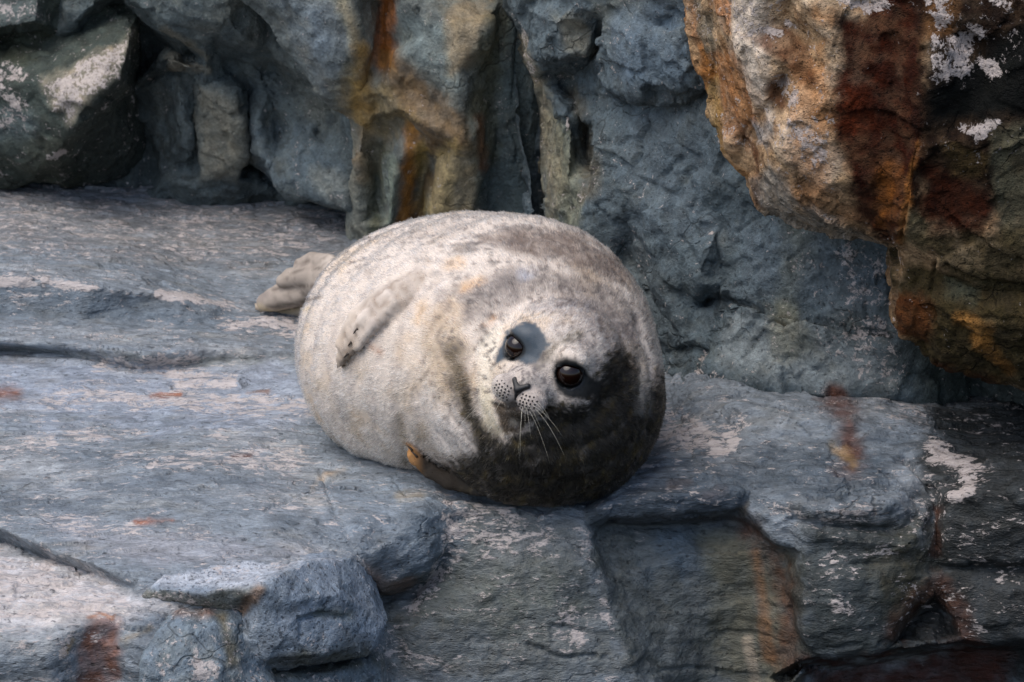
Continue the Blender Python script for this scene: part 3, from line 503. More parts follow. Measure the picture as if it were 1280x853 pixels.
BOUL = [BOUL_O + [BOUL_O[0]],
 [w(905,-250,.2), w(908,0,.2), w(912,35,.195), w(922,70,.18), w(935,100,.17), w(948,130,.16), w(955,160,.15), w(966,200,.14), w(980,228,.135), w(990,247,.135), w(1012,262,.135), w(1040,276,.12), w(1075,290,.11), w(1116,305,.10)],
 [w(876,-20,.37), w(884,20,.37), w(890,70,.36), w(897,95,.35)], [w(884,-20,.31), w(893,30,.31), w(900,52,.28), w(907,56,.26), w(902,100,.32), w(904,150,.33)], [w(912,60,.25), w(925,100,.25), w(940,140,.24), w(955,175,.23)], [w(910,180,.31), w(925,160,.30), w(935,168,.31), w(950,185,.24)],
 [w(930,200,.32), w(945,190,.27), w(955,215,.22), w(970,250,.24)], [w(960,258,.28), w(1000,275,.24), w(1050,290,.19)],
 [w(940,10,.12), w(960,-30,.1), w(990,-40,.09)], [w(936,30,.13), w(955,40,.14), w(975,28,.14), w(990,22,.145), w(1005,45,.13), w(1012,75,.08)], [w(930,52,.13), w(950,68,.1), w(985,80,.085)], [w(958,105,.12), w(968,118,.14), w(975,104,.14), w(985,118,.09), w(970,140,.12)], [w(1000,140,.06), w(1000,180,.07), w(1030,230,.065), w(1015,250,.09)], [w(975,170,.09), w(985,205,.09)],
 [w(1020,10,.05), w(1050,60,.03), w(1080,100,.02), w(1080,220,.03), w(1100,270,.06)], [w(1150,20,.0), w(1150,120,-.025), w(1145,187,-.03), w(1140,215,-.02), w(1137,250,-.012), w(1133,280,.0), w(1122,300,.05)], [w(1150,215,.0), w(1148,260,.015), w(1150,300,.02)],
 [w(1120,20,.02), w(1115,150,.01), w(1118,220,.015)], [w(1180,50,-.03), w(1185,90,-.03), w(1215,60,.0), w(1240,80,-.02)], [w(1200,150,-.01), w(1200,175,-.05), w(1240,160,-.05), w(1280,130,-.06), w(1350,100,-.08)], [w(1290,30,-.04), w(1650,100,-.12)], [w(1230,215,-.03), w(1290,200,-.05), w(1290,260,-.045)],
 [w(1130,295,.05), w(1155,312,.03), w(1185,330,.02), w(1230,345,.0), w(1290,350,-.02), w(1650,360,-.08)], [w(1130,315,.09), w(1155,330,.08), w(1190,347,.06), w(1230,360,.035), w(1290,364,.01)],
 [w(1150,380,.075), w(1200,400,.03), w(1250,395,.0), w(1290,400,-.015)], [w(1145,415,.1), w(1180,430,.075), w(1225,440,.05), w(1290,455,.03)], [w(1260,300,-.03), w(1220,280,-.02)],
]
boul = build_rock('overhanging_boulder', BOUL, outline=BOUL_O, ymax=0.45, fine=0.006, stage=0.018, sm=2, disp=(0.011, 0.012, 0.007, 0.0026), palette=((166,138,106), (190,170,146), (140,104,70)), seed=53.0, mat=M_RUST, back=(0.05, 0.5, 0.03), pale0=.36, pits=.45,
  stains_and_shade=[((P,[(905,-30),(960,-30),(960,160),(940,120),(915,50)],10),(206,194,180),.85), ((S,[(1000,170),(1030,210)],24,16),(206,192,174),.8), ((P,[(1000,80),(1040,60),(1040,240),(1010,250),(985,190)],16),(166,116,72),.7), ((P,[(975,215),(1100,270),(1110,300),(1010,262)],8),(130,96,68),.7),
          ((P,[(930,45),(985,28),(1012,60),(1015,100),(970,75)],9),(84,48,28),.85), ((S,[(966,112),(972,130)],8,6),(92,58,38),.9), ((P,[(890,60),(925,70),(950,150),(920,190),(900,170)],10),(148,94,48),.8), ((P,[(880,60),(897,85),(905,190),(885,160)],6),(134,108,62),.8),
          ((P,[(856,-20),(868,-20),(895,90),(885,110)],5),(150,92,42),.7), ((S,[(872,0),(890,60)],5,4),(104,102,88),.8), ((S,[(905,0),(912,40)],4,4),(176,110,50),.7),
          ((S,[(928,165),(945,190),(948,250)],8,6),(86,48,24),.9), ((P,[(940,225),(965,200),(1000,258),(1110,304),(1110,314),(960,274)],7),(142,138,130),.9,.2), ((P,[(940,150),(962,160),(966,190),(945,175)],6),(140,142,144),.8), ((S,[(905,205),(930,220)],6,5),(160,112,60),.6),
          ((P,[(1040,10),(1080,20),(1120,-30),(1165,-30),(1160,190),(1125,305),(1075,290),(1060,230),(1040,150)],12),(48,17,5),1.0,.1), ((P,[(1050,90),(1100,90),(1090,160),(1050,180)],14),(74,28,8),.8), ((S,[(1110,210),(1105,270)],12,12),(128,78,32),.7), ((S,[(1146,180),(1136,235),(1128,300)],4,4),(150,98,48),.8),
          ((P,[(1150,-30),(1300,-30),(1300,280),(1150,270)],14),(26,15,8),1.0,.08), ((P,[(1160,110),(1300,20),(1400,20),(1400,130),(1220,150),(1165,150)],14),(10,12,11),1.0,.0), ((P,[(1150,200),(1240,240),(1240,300),(1160,300)],14),(48,18,5),1.0,.12), ((P,[(1180,180),(1235,190),(1230,225),(1190,220)],8),(88,72,44),.7),  # black and rust colouring, deepened with painted shade on this side
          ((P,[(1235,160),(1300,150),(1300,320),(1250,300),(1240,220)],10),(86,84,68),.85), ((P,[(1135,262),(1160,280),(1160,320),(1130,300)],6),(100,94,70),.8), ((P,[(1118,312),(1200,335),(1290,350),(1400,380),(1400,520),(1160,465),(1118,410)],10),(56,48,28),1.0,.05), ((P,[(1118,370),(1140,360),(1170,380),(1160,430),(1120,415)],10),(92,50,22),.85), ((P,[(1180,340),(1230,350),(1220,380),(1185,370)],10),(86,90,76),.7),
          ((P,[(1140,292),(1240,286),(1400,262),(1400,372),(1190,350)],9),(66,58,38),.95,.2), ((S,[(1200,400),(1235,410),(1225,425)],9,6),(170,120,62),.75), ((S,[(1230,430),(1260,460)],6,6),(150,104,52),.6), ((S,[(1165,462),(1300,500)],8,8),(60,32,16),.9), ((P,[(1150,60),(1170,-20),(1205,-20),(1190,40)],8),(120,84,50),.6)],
  pales=[((P,[(1155,50),(1200,40),(1225,35),(1210,95),(1165,100)],8),1.0), ((P,[(1218,70),(1240,75),(1260,100),(1235,95)],5),1.1), ((S,[(1205,160),(1222,170),(1245,150)],8,6),1.15), ((S,[(1170,-10),(1180,30)],10,8),.9), ((S,[(1060,0),(1100,8)],10,8),1.05), ((S,[(1240,-5),(1262,10)],6,5),1.1),
         ((P,[(1040,20),(1150,20),(1140,290),(1060,270)],10),.08), ((P,[(1160,110),(1300,100),(1300,145),(1165,150)],10),.0), ((P,[(1150,200),(1400,200),(1400,500),(1120,480),(1130,300)],10),.18), ((S,[(940,40),(960,38),(975,42)],4,3),1.3), ((S,[(984,28),(990,32)],4,3),1.3), ((S,[(975,100),(990,125)],8,7),.9), ((S,[(1000,170),(1020,190)],18,14),.75), ((P,[(905,-20),(960,-20),(930,60)],12),.75)],
  tint=(1, 1, 1),
  cracks=[([(1145,187),(1138,230),(1128,295)],2,.008), ([(1185,330),(1230,350),(1290,356)],2.5,.01), ([(1170,330),(1160,380),(1175,420)],2.2,.008), ([(1200,395),(1290,400)],2,.006), ([(1152,430),(1160,455)],2,.008), ([(912,0),(912,45),(935,110)],2,.006)])
tag(boul, 'big overhanging boulder stained tan, rust and black above the ledge', 'boulder')
DARK_O = [w(-250,-250,1.9), w(150,-250,1.8), w(178,-10,1.78), w(172,36,1.76), w(178,90,1.78), w(186,150,1.78), w(178,195,1.76), w(160,214,1.76), w(120,236,1.74), w(84,236,1.7), w(60,226,1.68), w(35,228,1.68), w(0,240,1.7), w(-250,250,1.75)]
DARK = [DARK_O + [DARK_O[0]],
 [w(167,36,1.52), w(150,98,1.45), w(118,118,1.43), w(88,163,1.46), w(70,190,1.5), w(45,212,1.56)], [w(53,102,1.5), w(130,63,1.5), w(150,40,1.54)], [w(0,0,1.6), w(50,-20,1.58), w(46,30,1.55), w(0,38,1.57)], [w(0,48,1.68), w(40,42,1.66), w(80,40,1.66), w(110,30,1.64)], [w(60,62,1.62), w(20,80,1.58), w(-60,80,1.58)], [w(0,110,1.54), w(30,140,1.52), w(50,180,1.53), w(0,190,1.58)], [w(-100,0,1.6), w(-100,150,1.6)],
 [w(120,180,1.62), w(150,150,1.64), w(140,200,1.68)], [w(170,60,1.66), w(168,120,1.68)], [w(110,0,1.66), w(140,10,1.66)]]
dark = build_rock('cliff_boulder', DARK, outline=DARK_O, ymax=1.82, fine=0.0075, stage=0.03, sm=1, disp=(0.012, 0.012, 0.006, 0.002), palette=((60,67,65), (74,78,72), (45,50,47)), seed=67.0, mat=M_CLIFF, tint=(.95, 1.0, .94), back=(0, 0.3, 0), pale0=.34,
  stains_and_shade=[((P,[(53,102),(130,63),(167,40),(150,98),(116,118),(88,160),(70,130)],7),(152,142,126),.85,.45), ((P,[(118,120),(170,50),(190,160),(160,215),(100,235),(88,170)],8),(50,54,52),.85), ((P,[(-60,40),(80,40),(40,75),(-60,75)],10),(56,58,44),.8), ((P,[(-60,-30),(60,-30),(45,28),(-60,36)],12),(104,112,116),.7), ((P,[(-60,120),(40,140),(45,170),(-60,170)],10),(96,106,112),.6), ((P,[(40,180),(90,170),(110,240),(20,240)],12),(60,62,54),.7)],  # lit upper facet painted pale, shaded lower-right facet painted dark
  pales=[((P,[(60,105),(130,65),(165,42),(148,95),(110,118),(85,155),(72,130)],7),.85), ((S,[(0,110),(30,130),(0,150)],12,8),.75), ((S,[(60,200),(78,190)],4,3),1.1), ((S,[(45,232),(60,236)],4,4),1.0), ((S,[(0,10),(40,15)],12,10),.7), ((S,[(10,90),(30,100)],8,6),.7)])
tag(dark, 'dark leaning boulder with a pale facet at the cliff foot', 'boulder')
SLAB_O = [w(164,732,-.31), g(195,720,.004), g(240,712,.004), g(285,705,.004), g(345,699,.002), g(407,695,.0), g(440,697,-.004), w(452,712,-.22), w(467,748,-.25), w(481,784,-.285), w(474,806,-.30), w(459,822,-.31), w(386,832,-.36), w(325,838,-.38), w(300,836,-.38), w(292,800,-.37), w(294,768,-.35), w(264,766,-.335), w(240,762,-.32), w(211,753,-.31), w(191,757,-.33), w(166,752,-.335)]
SLAB = [SLAB_O + [SLAB_O[0]],
 [w(172,735,-.335), w(205,737,-.365), w(250,742,-.385), w(292,735,-.40), w(320,727,-.395), w(345,719,-.39), w(386,702,-.32), w(425,700,-.26), w(440,706,-.235)],
 [w(175,748,-.35), w(205,749,-.36), w(245,756,-.37), w(280,758,-.38), w(315,742,-.41), w(330,735,-.415)], [g(260,722,.002), g(330,710,.003), g(380,700,.001)],
 [w(330,760,-.41), w(370,750,-.40), w(420,745,-.35), w(455,760,-.30)], [w(310,800,-.40), w(360,795,-.415), w(420,800,-.37), w(462,795,-.315)], [w(320,825,-.40), w(390,820,-.40), w(440,812,-.34)], [w(375,775,-.395), w(400,768,-.365), w(430,772,-.345)]]
slab = build_rock('foreground_slab', SLAB, outline=SLAB_O, fine=0.0055, stage=0.011, sm=1, disp=(0.004, 0.004, 0.003, 0.0018), palette=((118,126,140), (134,140,150), (98,108,121)), seed=71.0, back=(0.0, 0.16, -0.05), pale0=.3, pits=.75,
  stains_and_shade=[((P,[(164,732),(250,745),(292,737),(330,735),(300,770),(240,765),(165,755)],6),(112,108,96),.8), ((S,[(325,738),(300,765)],5,5),(120,84,52),.7), ((P,[(195,720),(285,705),(440,697),(386,702),(300,733),(180,733)],6),(172,172,182),.85,.1), ((S,[(400,765),(430,770)],6,6),(86,88,72),.6), ((S,[(340,830),(460,818)],8,8),(76,72,56),.8)],  # lit top plane painted lighter than the front face
  pales=[((S,[(345,709),(362,703)],3,3),1.2), ((P,[(190,722),(380,700),(300,730)],8),.5), ((S,[(165,745),(290,760)],8,8),.6)], cracks=[([(375,775),(400,767),(432,772)],3,.008), ([(378,775),(376,800)],2,.005)])
tag(slab, 'angular blue-grey rock slab jutting out of the ledge below the seal', 'rock slab')
APR_O = [w(196,790,-.43), w(225,772,-.41), w(262,764,-.37), w(296,762,-.37), w(330,800,-.36), w(345,842,-.36), w(400,838,-.33), w(450,828,-.28), w(474,826,-.24), w(480,900,-.25), w(400,1000,-.36), w(190,1000,-.5), w(170,900,-.49), w(172,830,-.47)]
APR = [APR_O + [APR_O[0]], [w(230,800,-.45), w(262,785,-.42), w(285,790,-.41)], [w(215,853,-.49), w(280,840,-.46), w(330,860,-.42)], [w(260,900,-.49), w(400,880,-.36)]]
apr = build_rock('lower_rock', APR, outline=APR_O, fine=0.006, stage=0.02, sm=2, disp=(0.006, 0.006, 0.004, 0.002), palette=((104,114,126), (122,126,130), (84,92,98)), seed=83.0, back=(0, 0.12, -0.02), pale0=.45, pits=.5,
  stains_and_shade=[((S,[(278,775),(288,830)],9,8),(96,84,54),.8), ((S,[(345,842),(470,828)],10,8),(60,58,46),.8), ((S,[(215,765),(260,770)],6,6),(128,84,50),.6)], pales=[((P,[(235,820),(275,815),(280,853),(240,853)],8),.95)])  # includes a darker band along the slab's underside
tag(apr, 'rough pitted rock supporting the angular slab at its underside', 'rock')


# ------------------------------------------------------------------ the seal
def smin(a, b, k):
    h = np.clip(0.5 + 0.5 * (b - a) / k, 0, 1); return b + (a - b) * h - k * h * (1 - h)
def smax(a, b, k): return -smin(-a, -b, k)
def ell(p, c, r):
    r = np.asarray(r); q = p - np.asarray(c); k0 = np.sqrt(((q / r) ** 2).sum(1)) + 1e-9; k1 = np.sqrt(((q / (r * r)) ** 2).sum(1)) + 1e-9
    return k0 * (k0 - 1) / k1
def capsule(p, a, b, ra, rb, n=None, s=1.0):
    ba = b - a; t = np.clip(((p - a) @ ba) / (ba @ ba), 0, 1); o = p - a - t[:, None] * ba; q = (o * o).sum(1)
    if n is not None: q = q + ((o @ n) * (o @ n)) * (s * s - 1)
    return np.sqrt(q) - (ra + (rb - ra) * t)
def unit(v): v = np.asarray(v, float); return v / np.linalg.norm(v)
def catmull(C, n):
    C = np.asarray(C, float); P = np.concatenate([[2 * C[0] - C[1]], C, [2 * C[-1] - C[-2]]]); out = []
    for k in np.linspace(0, len(C) - 1 - 1e-6, n):
        i = int(k); t = k - i; a, b, c, d = P[i:i + 4]
        out.append(0.5 * (2 * b + (c - a) * t + (2 * a - 5 * b + 4 * c - d) * t * t + (3 * b - a - 3 * c + d) * t ** 3))
    return np.array(out)
# spine: x, y, z, radius
SPINE = catmull([(.055, .088, .169, .199), (.021, .152, .194, .23), (-.009, .232, .214, .261), (-.121, .337, .165, .274), (-.198, .591, .15, .168), (-.27, .765, .125, .085), (-.345, .88, .09, .052), (-.40, .945, .08, .038)], 15)
ZS = 1 / 0.86
# head frame: roll as in the photo, turned a little down and to the image's left
rr0 = CR * math.cos(R(27)) - CU * math.sin(R(27)); uu0 = CR * math.sin(R(27)) + CU * math.cos(R(27)); ff0 = -CF
yaw, pit = R(-19), R(-25)
fx = unit(ff0 * math.cos(yaw) + rr0 * math.sin(yaw)); rx_ = unit(np.cross(uu0, fx)); 
fx2 = unit(fx * math.cos(pit) + uu0 * math.sin(pit)); HU = unit(np.cross(fx2, rx_)); HR = rx_; HF = fx2
EYE = [np.array([s * .0515 + .001, .012, .080]) for s in (-1, 1)]
HC = w(679, 450, -.092)[2] - (HU * .012 + HF * .082)
def loc(p): q = p - HC; return np.stack([q @ HR, q @ HU, q @ HF], 1)
def wld(q): q = np.asarray(q, float); return HC + HR * q[0] + HU * q[1] + HF * q[2]
EYE_R = .0235
EYE_D = [unit((-.24, .20, .95)), unit((.40, .22, .88))]
def sdf_trunk(p):
    q = p * np.array([1, 1, ZS]); d = None; S4 = SPINE.copy(); S4[:, 2] *= ZS
    for a, b in zip(S4[:-1], S4[1:]):
        e = capsule(q, a[:3], b[:3], a[3], b[3]); d = e if d is None else smin(d, e, .012)
    d = smin(d, ell(p, (.097, .146, .131), (.167, .167, .167)), .05)          # throat and chest roll
    d = smin(d, ell(p, (.046, .104, .112), (.166, .166, .166)), .05)
    return d
def sdf_head(p):
    q = loc(p)
    d = ell(q, (0, 0, 0), (.102, .094, .106))
    for s in (-1, 1): d = smin(d, ell(q, (s * .045, -.034, .052), (.05, .046, .05)), .02)
    m = ell(q, (0, -.030, .096), (.046, .038, .055))
    m = smin(m, ell(q, (0, -.012, .116), (.020, .018, .034)), .012)
    for s in (-1, 1): m = smin(m, ell(q, (s * .0235, -.040, .136), (.0270, .0245, .0240)), .005)
    d = smin(d, m, .016)
    d = smin(d, ell(q, (0, -.070, .106), (.030, .022, .033)), .007)
    for s in (-1, 1): d = smin(d, ell(q, (s * .045, .04, .075), (.03, .02, .025)), .02)   # brows
    return d
CH = []                                                                  # flipper chains: (a, b, ra, rb, normal, flatten)
def sdf(p, flippers=True):
    d = smin(sdf_trunk(p), sdf_head(p), .022)
    if flippers:
        for (a, b, ra, rb, n, s, k) in CH: d = smin(d, capsule(p, a, b, ra, rb, n, s), k)
    d = smax(d, -.006 - p[:, 2], .03)
    q = loc(p)
    for e, dr in zip(EYE, EYE_D):
        v = q - e; r = np.sqrt((v * v).sum(1)); d = smax(d, EYE_R + .0005 - r, .004)
        c = e + dr * .0105; v = q - c; h = v @ dr; rad = np.sqrt(np.maximum((v * v).sum(1) - h * h, 0))
        d = smin(d, np.sqrt((rad - .0218) ** 2 + h * h) - .0034, .004)
    return d
def grad(f, p, e=6e-4):
    gq = np.stack([f(p + np.eye(3)[k] * e) - f(p - np.eye(3)[k] * e) for k in range(3)], 1); return gq / (np.linalg.norm(gq, axis=1)[:, None] + 1e-9)
def trace(px, py, f):
    d = unit(ray(px, py)); t = 5.0
    for _ in range(90):
        v = float(f((CAM + d * t)[None])[0]); t += v * .8
        if abs(v) < 2e-4 or t > 9: break
    return CAM + d * t
fb = lambda p: sdf(p, False)
# upper fore flipper, lying on the flank
fl = []
for (x, y, r, o) in ((516, 354, .026, -.010), (498, 369, .030, -.002), (474, 391, .031, .005), (452, 416, .025, .010), (438, 437, .018, .012), (430, 453, .011, .011)):
    p = trace(x, y, fb); n = grad(fb, p[None])[0]; fl.append((p + n * o, r, n))
for a, b in zip(fl[:-1], fl[1:]): CH.append((a[0], b[0], a[1], b[1], unit(a[2] + b[2]), 2.0, .007))
FLIP_U = fl
for dg in (((496, 381, .011, .008), (473, 407, .012, .013), (452, 435, .009, .012)), ((489, 373, .011, .012), (462, 402, .012, .017), (442, 434, .009, .016)), ((482, 366, .011, .009), (452, 396, .012, .015), (433, 431, .009, .015))):
    fq = []
    for (x, y, r, o) in dg: p_ = trace(x, y, fb); n_ = grad(fb, p_[None])[0]; fq.append((p_ + n_ * o, r, n_))
    for a, b in zip(fq[:-1], fq[1:]): CH.append((a[0], b[0], a[1], b[1], unit(a[2] + b[2]), 1.15, .0028))
# lower fore flipper, pressed under the chest
fl = [(w(510, 562, .045)[2], .007), (w(519, 573, .047)[2], .011), (w(536, 588, .044)[2], .013), (w(562, 602, .02)[2], .014), (w(600, 614, .008)[2], .013)]
nl = unit(-CF + np.array([-.3, 0, .5]))
for a, b in zip(fl[:-1], fl[1:]): CH.append((a[0], b[0], a[1], b[1], nl, 1.7, .006))
FLIP_L = fl
# hind flippers, folded together, soles up
nh = unit(np.array([-.35, -.75, .55]))
def chain(pts, s, k, n=nh):
    for a, b in zip(pts[:-1], pts[1:]): CH.append((a[0], b[0], a[1], b[1], n, s, k))
chain([(w(426, 348, .82)[2], .042), (w(394, 350, .89)[2], .034), (w(368, 358, .92)[2], .026), (w(350, 366, .93)[2], .020)], 1.35, .004)
chain([(w(376, 368, .90)[2], .024), (w(344, 374, .92)[2], .025), (w(332, 378, .92)[2], .019)], 1.1, .0025)
chain([(w(388, 344, .88)[2], .022), (w(364, 348, .905)[2], .021), (w(354, 352, .905)[2], .015)], 1.1, .0025)
chain([(w(412, 330, .87)[2], .020), (w(390, 325, .90)[2], .016), (w(374, 330, .91)[2], .011)], 1.1, .0025)
chain([(w(398, 384, .91)[2], .018), (w(364, 391, .935)[2], .012), (w(340, 391, .94)[2], .010), (w(321, 383, .94)[2], .008)], 1.2, .002)

def surface_nets(f, lo, hi, h):
    ax = [np.arange(lo[k], hi[k] + h, h) for k in range(3)]; sh = tuple(len(a) for a in ax)
    F = np.empty(sh, np.float32)
    for i, x in enumerate(ax[0]):
        Yg, Zg = np.meshgrid(ax[1], ax[2], indexing='ij'); F[i] = f(np.stack([np.full(Yg.size, x), Yg.ravel(), Zg.ravel()], 1)).reshape(sh[1:])
    n = [s - 1 for s in sh]; c = [F[i:i + n[0], j:j + n[1], k:k + n[2]] for i in (0, 1) for j in (0, 1) for k in (0, 1)]
    neg = sum((q < 0).astype(np.int8) for q in c); act = (neg > 0) & (neg < 8); I = np.argwhere(act); vid = np.full(act.shape, -1); vid[act] = np.arange(len(I))
    vals = np.stack([q[act] for q in c], 1); off = np.array([(i, j, k) for i in (0, 1) for j in (0, 1) for k in (0, 1)], float)
    acc = np.zeros((len(I), 3)); cnt = np.zeros(len(I))
    for a in range(8):
        for b in range(a + 1, 8):
            if np.abs(off[a] - off[b]).sum() == 1:
                va, vb = vals[:, a], vals[:, b]; m = (va < 0) != (vb < 0); t = np.where(m, va / np.where(m, va - vb, 1), 0)
                acc += m[:, None] * (off[a] + t[:, None] * (off[b] - off[a])); cnt += m
    V = np.array(lo) + (I + acc / cnt[:, None]) * h; Q = []
    for k in range(3):
        u, v = (k + 1) % 3, (k + 2) % 3
        sl = [slice(1, -1)] * 3; s0 = list(sl); s1 = list(sl); s0[k] = slice(0, -1); s1[k] = slice(1, None)
        A, B = F[tuple(s0)] < 0, F[tuple(s1)] < 0; E = np.argwhere(A != B); sgn = A[A != B]
        base = E.copy(); base[:, u] += 1; base[:, v] += 1
        du = np.zeros(3, int); du[u] = 1; dv = np.zeros(3, int); dv[v] = 1
        q = np.stack([vid[tuple((base - du - dv).T)], vid[tuple((base - dv).T)], vid[tuple(base.T)], vid[tuple((base - du).T)]], 1)
        q[~sgn] = q[~sgn][:, ::-1]; Q.append(q)
    Q = np.concatenate(Q); return V, np.concatenate([Q[:, [0, 1, 2]], Q[:, [0, 2, 3]]])
SV, ST = surface_nets(sdf, (-.62, -.24, -.02), (.32, 1.12, .46), .009)
def newton(V, it=2):
    for _ in range(it): V = V - grad(sdf, V) * np.clip(sdf(V), -.01, .01)[:, None] * .9
    return V
SV = newton(SV, 2); SV = smooth(SV, ST, 1, .3)
nose_w = wld((0, -.022, .150))
SV, ST = refine(SV, ST, lambda P: np.where(np.linalg.norm(P - wld((0, -.01, .09)), axis=1) < .115, .0034, np.where(P[:, 1] < .6, .0095, .013)))
SV = newton(SV, 2)
f_ = np.cross(SV[ST[:, 1]] - SV[ST[:, 0]], SV[ST[:, 2]] - SV[ST[:, 0]])
if ((SV[ST].mean(1) - np.array([-.05, .4, .2])) * f_).sum() < 0: ST = ST[:, ::-1].copy()
SN = normals(SV, ST); X, Y = project(SV)
# soft skin folds running round the neck and shoulders
axis = unit(SPINE[9, :3] - SPINE[1, :3]); sa = (SV - wld((0, 0, .05))) @ axis
q = loc(SV); rho = np.linalg.norm(q - np.array([0, 0, .02]), axis=1)
front = sstep(-.1, .35, -(SN @ CF))
ringc = rho + .02 * fbm(SV, .12, 3, 4.0)
fold = (1 - 2 * np.abs(np.sin(np.pi * ringc / .052)) ** .6) * sstep(.10, .15, rho) * sstep(.42, .2, rho)
flank = np.sin(2 * np.pi * (sa + .02 * fbm(SV, .15, 2, 1.0)) / .075) * sstep(.2, .35, sa) * sstep(.75, .5, sa)
onflip = np.minimum.reduce([capsule(SV, a, b, ra, rb, n, s) for (a, b, ra, rb, n, s, k) in CH]); body = sstep(.004, .02, onflip)
d = -.0036 * fold * body * (.6 + .8 * fbm(SV, .1, 2, 9.0)) + .0022 * flank * body + .003 * fbm(SV, .06, 3, 3.0) * sstep(.10, .16, rho) * body
for pts, wd, dp in (([(795, 398), (806, 430), (815, 456), (818, 500), (812, 540)], 4, .010), ([(597, 420), (588, 455), (588, 495), (600, 530), (622, 552)], 6, .006), ([(498, 500), (500, 545), (508, 580)], 8, .0035),
                    ([(618, 505), (634, 512), (646, 506), (660, 516), (672, 520)], 2.2, .004), ([(430, 545), (410, 500), (404, 440)], 5, .003)):
    d = d - dp * front * body * np.exp(-(line_d(X, Y, pts) / wd) ** 2)
fu0 = sstep(.014, .0, np.minimum.reduce([capsule(SV, a[0], b[0], a[1], b[1], unit(a[2] + b[2]), 2.0) for a, b in zip(FLIP_U[:-1], FLIP_U[1:])]))
d = d + fu0 * (.0016 * np.sin(2 * np.pi * ((SV - FLIP_U[0][0]) @ unit(FLIP_U[-1][0] - FLIP_U[0][0]) + .006 * fbm(SV, .03, 2, 1.0)) / .017) + .002 * fbm(SV, .018, 2, 14.0))
SV = SV + SN * d[:, None]; SN = normals(SV, ST); X, Y = project(SV); q = loc(SV)
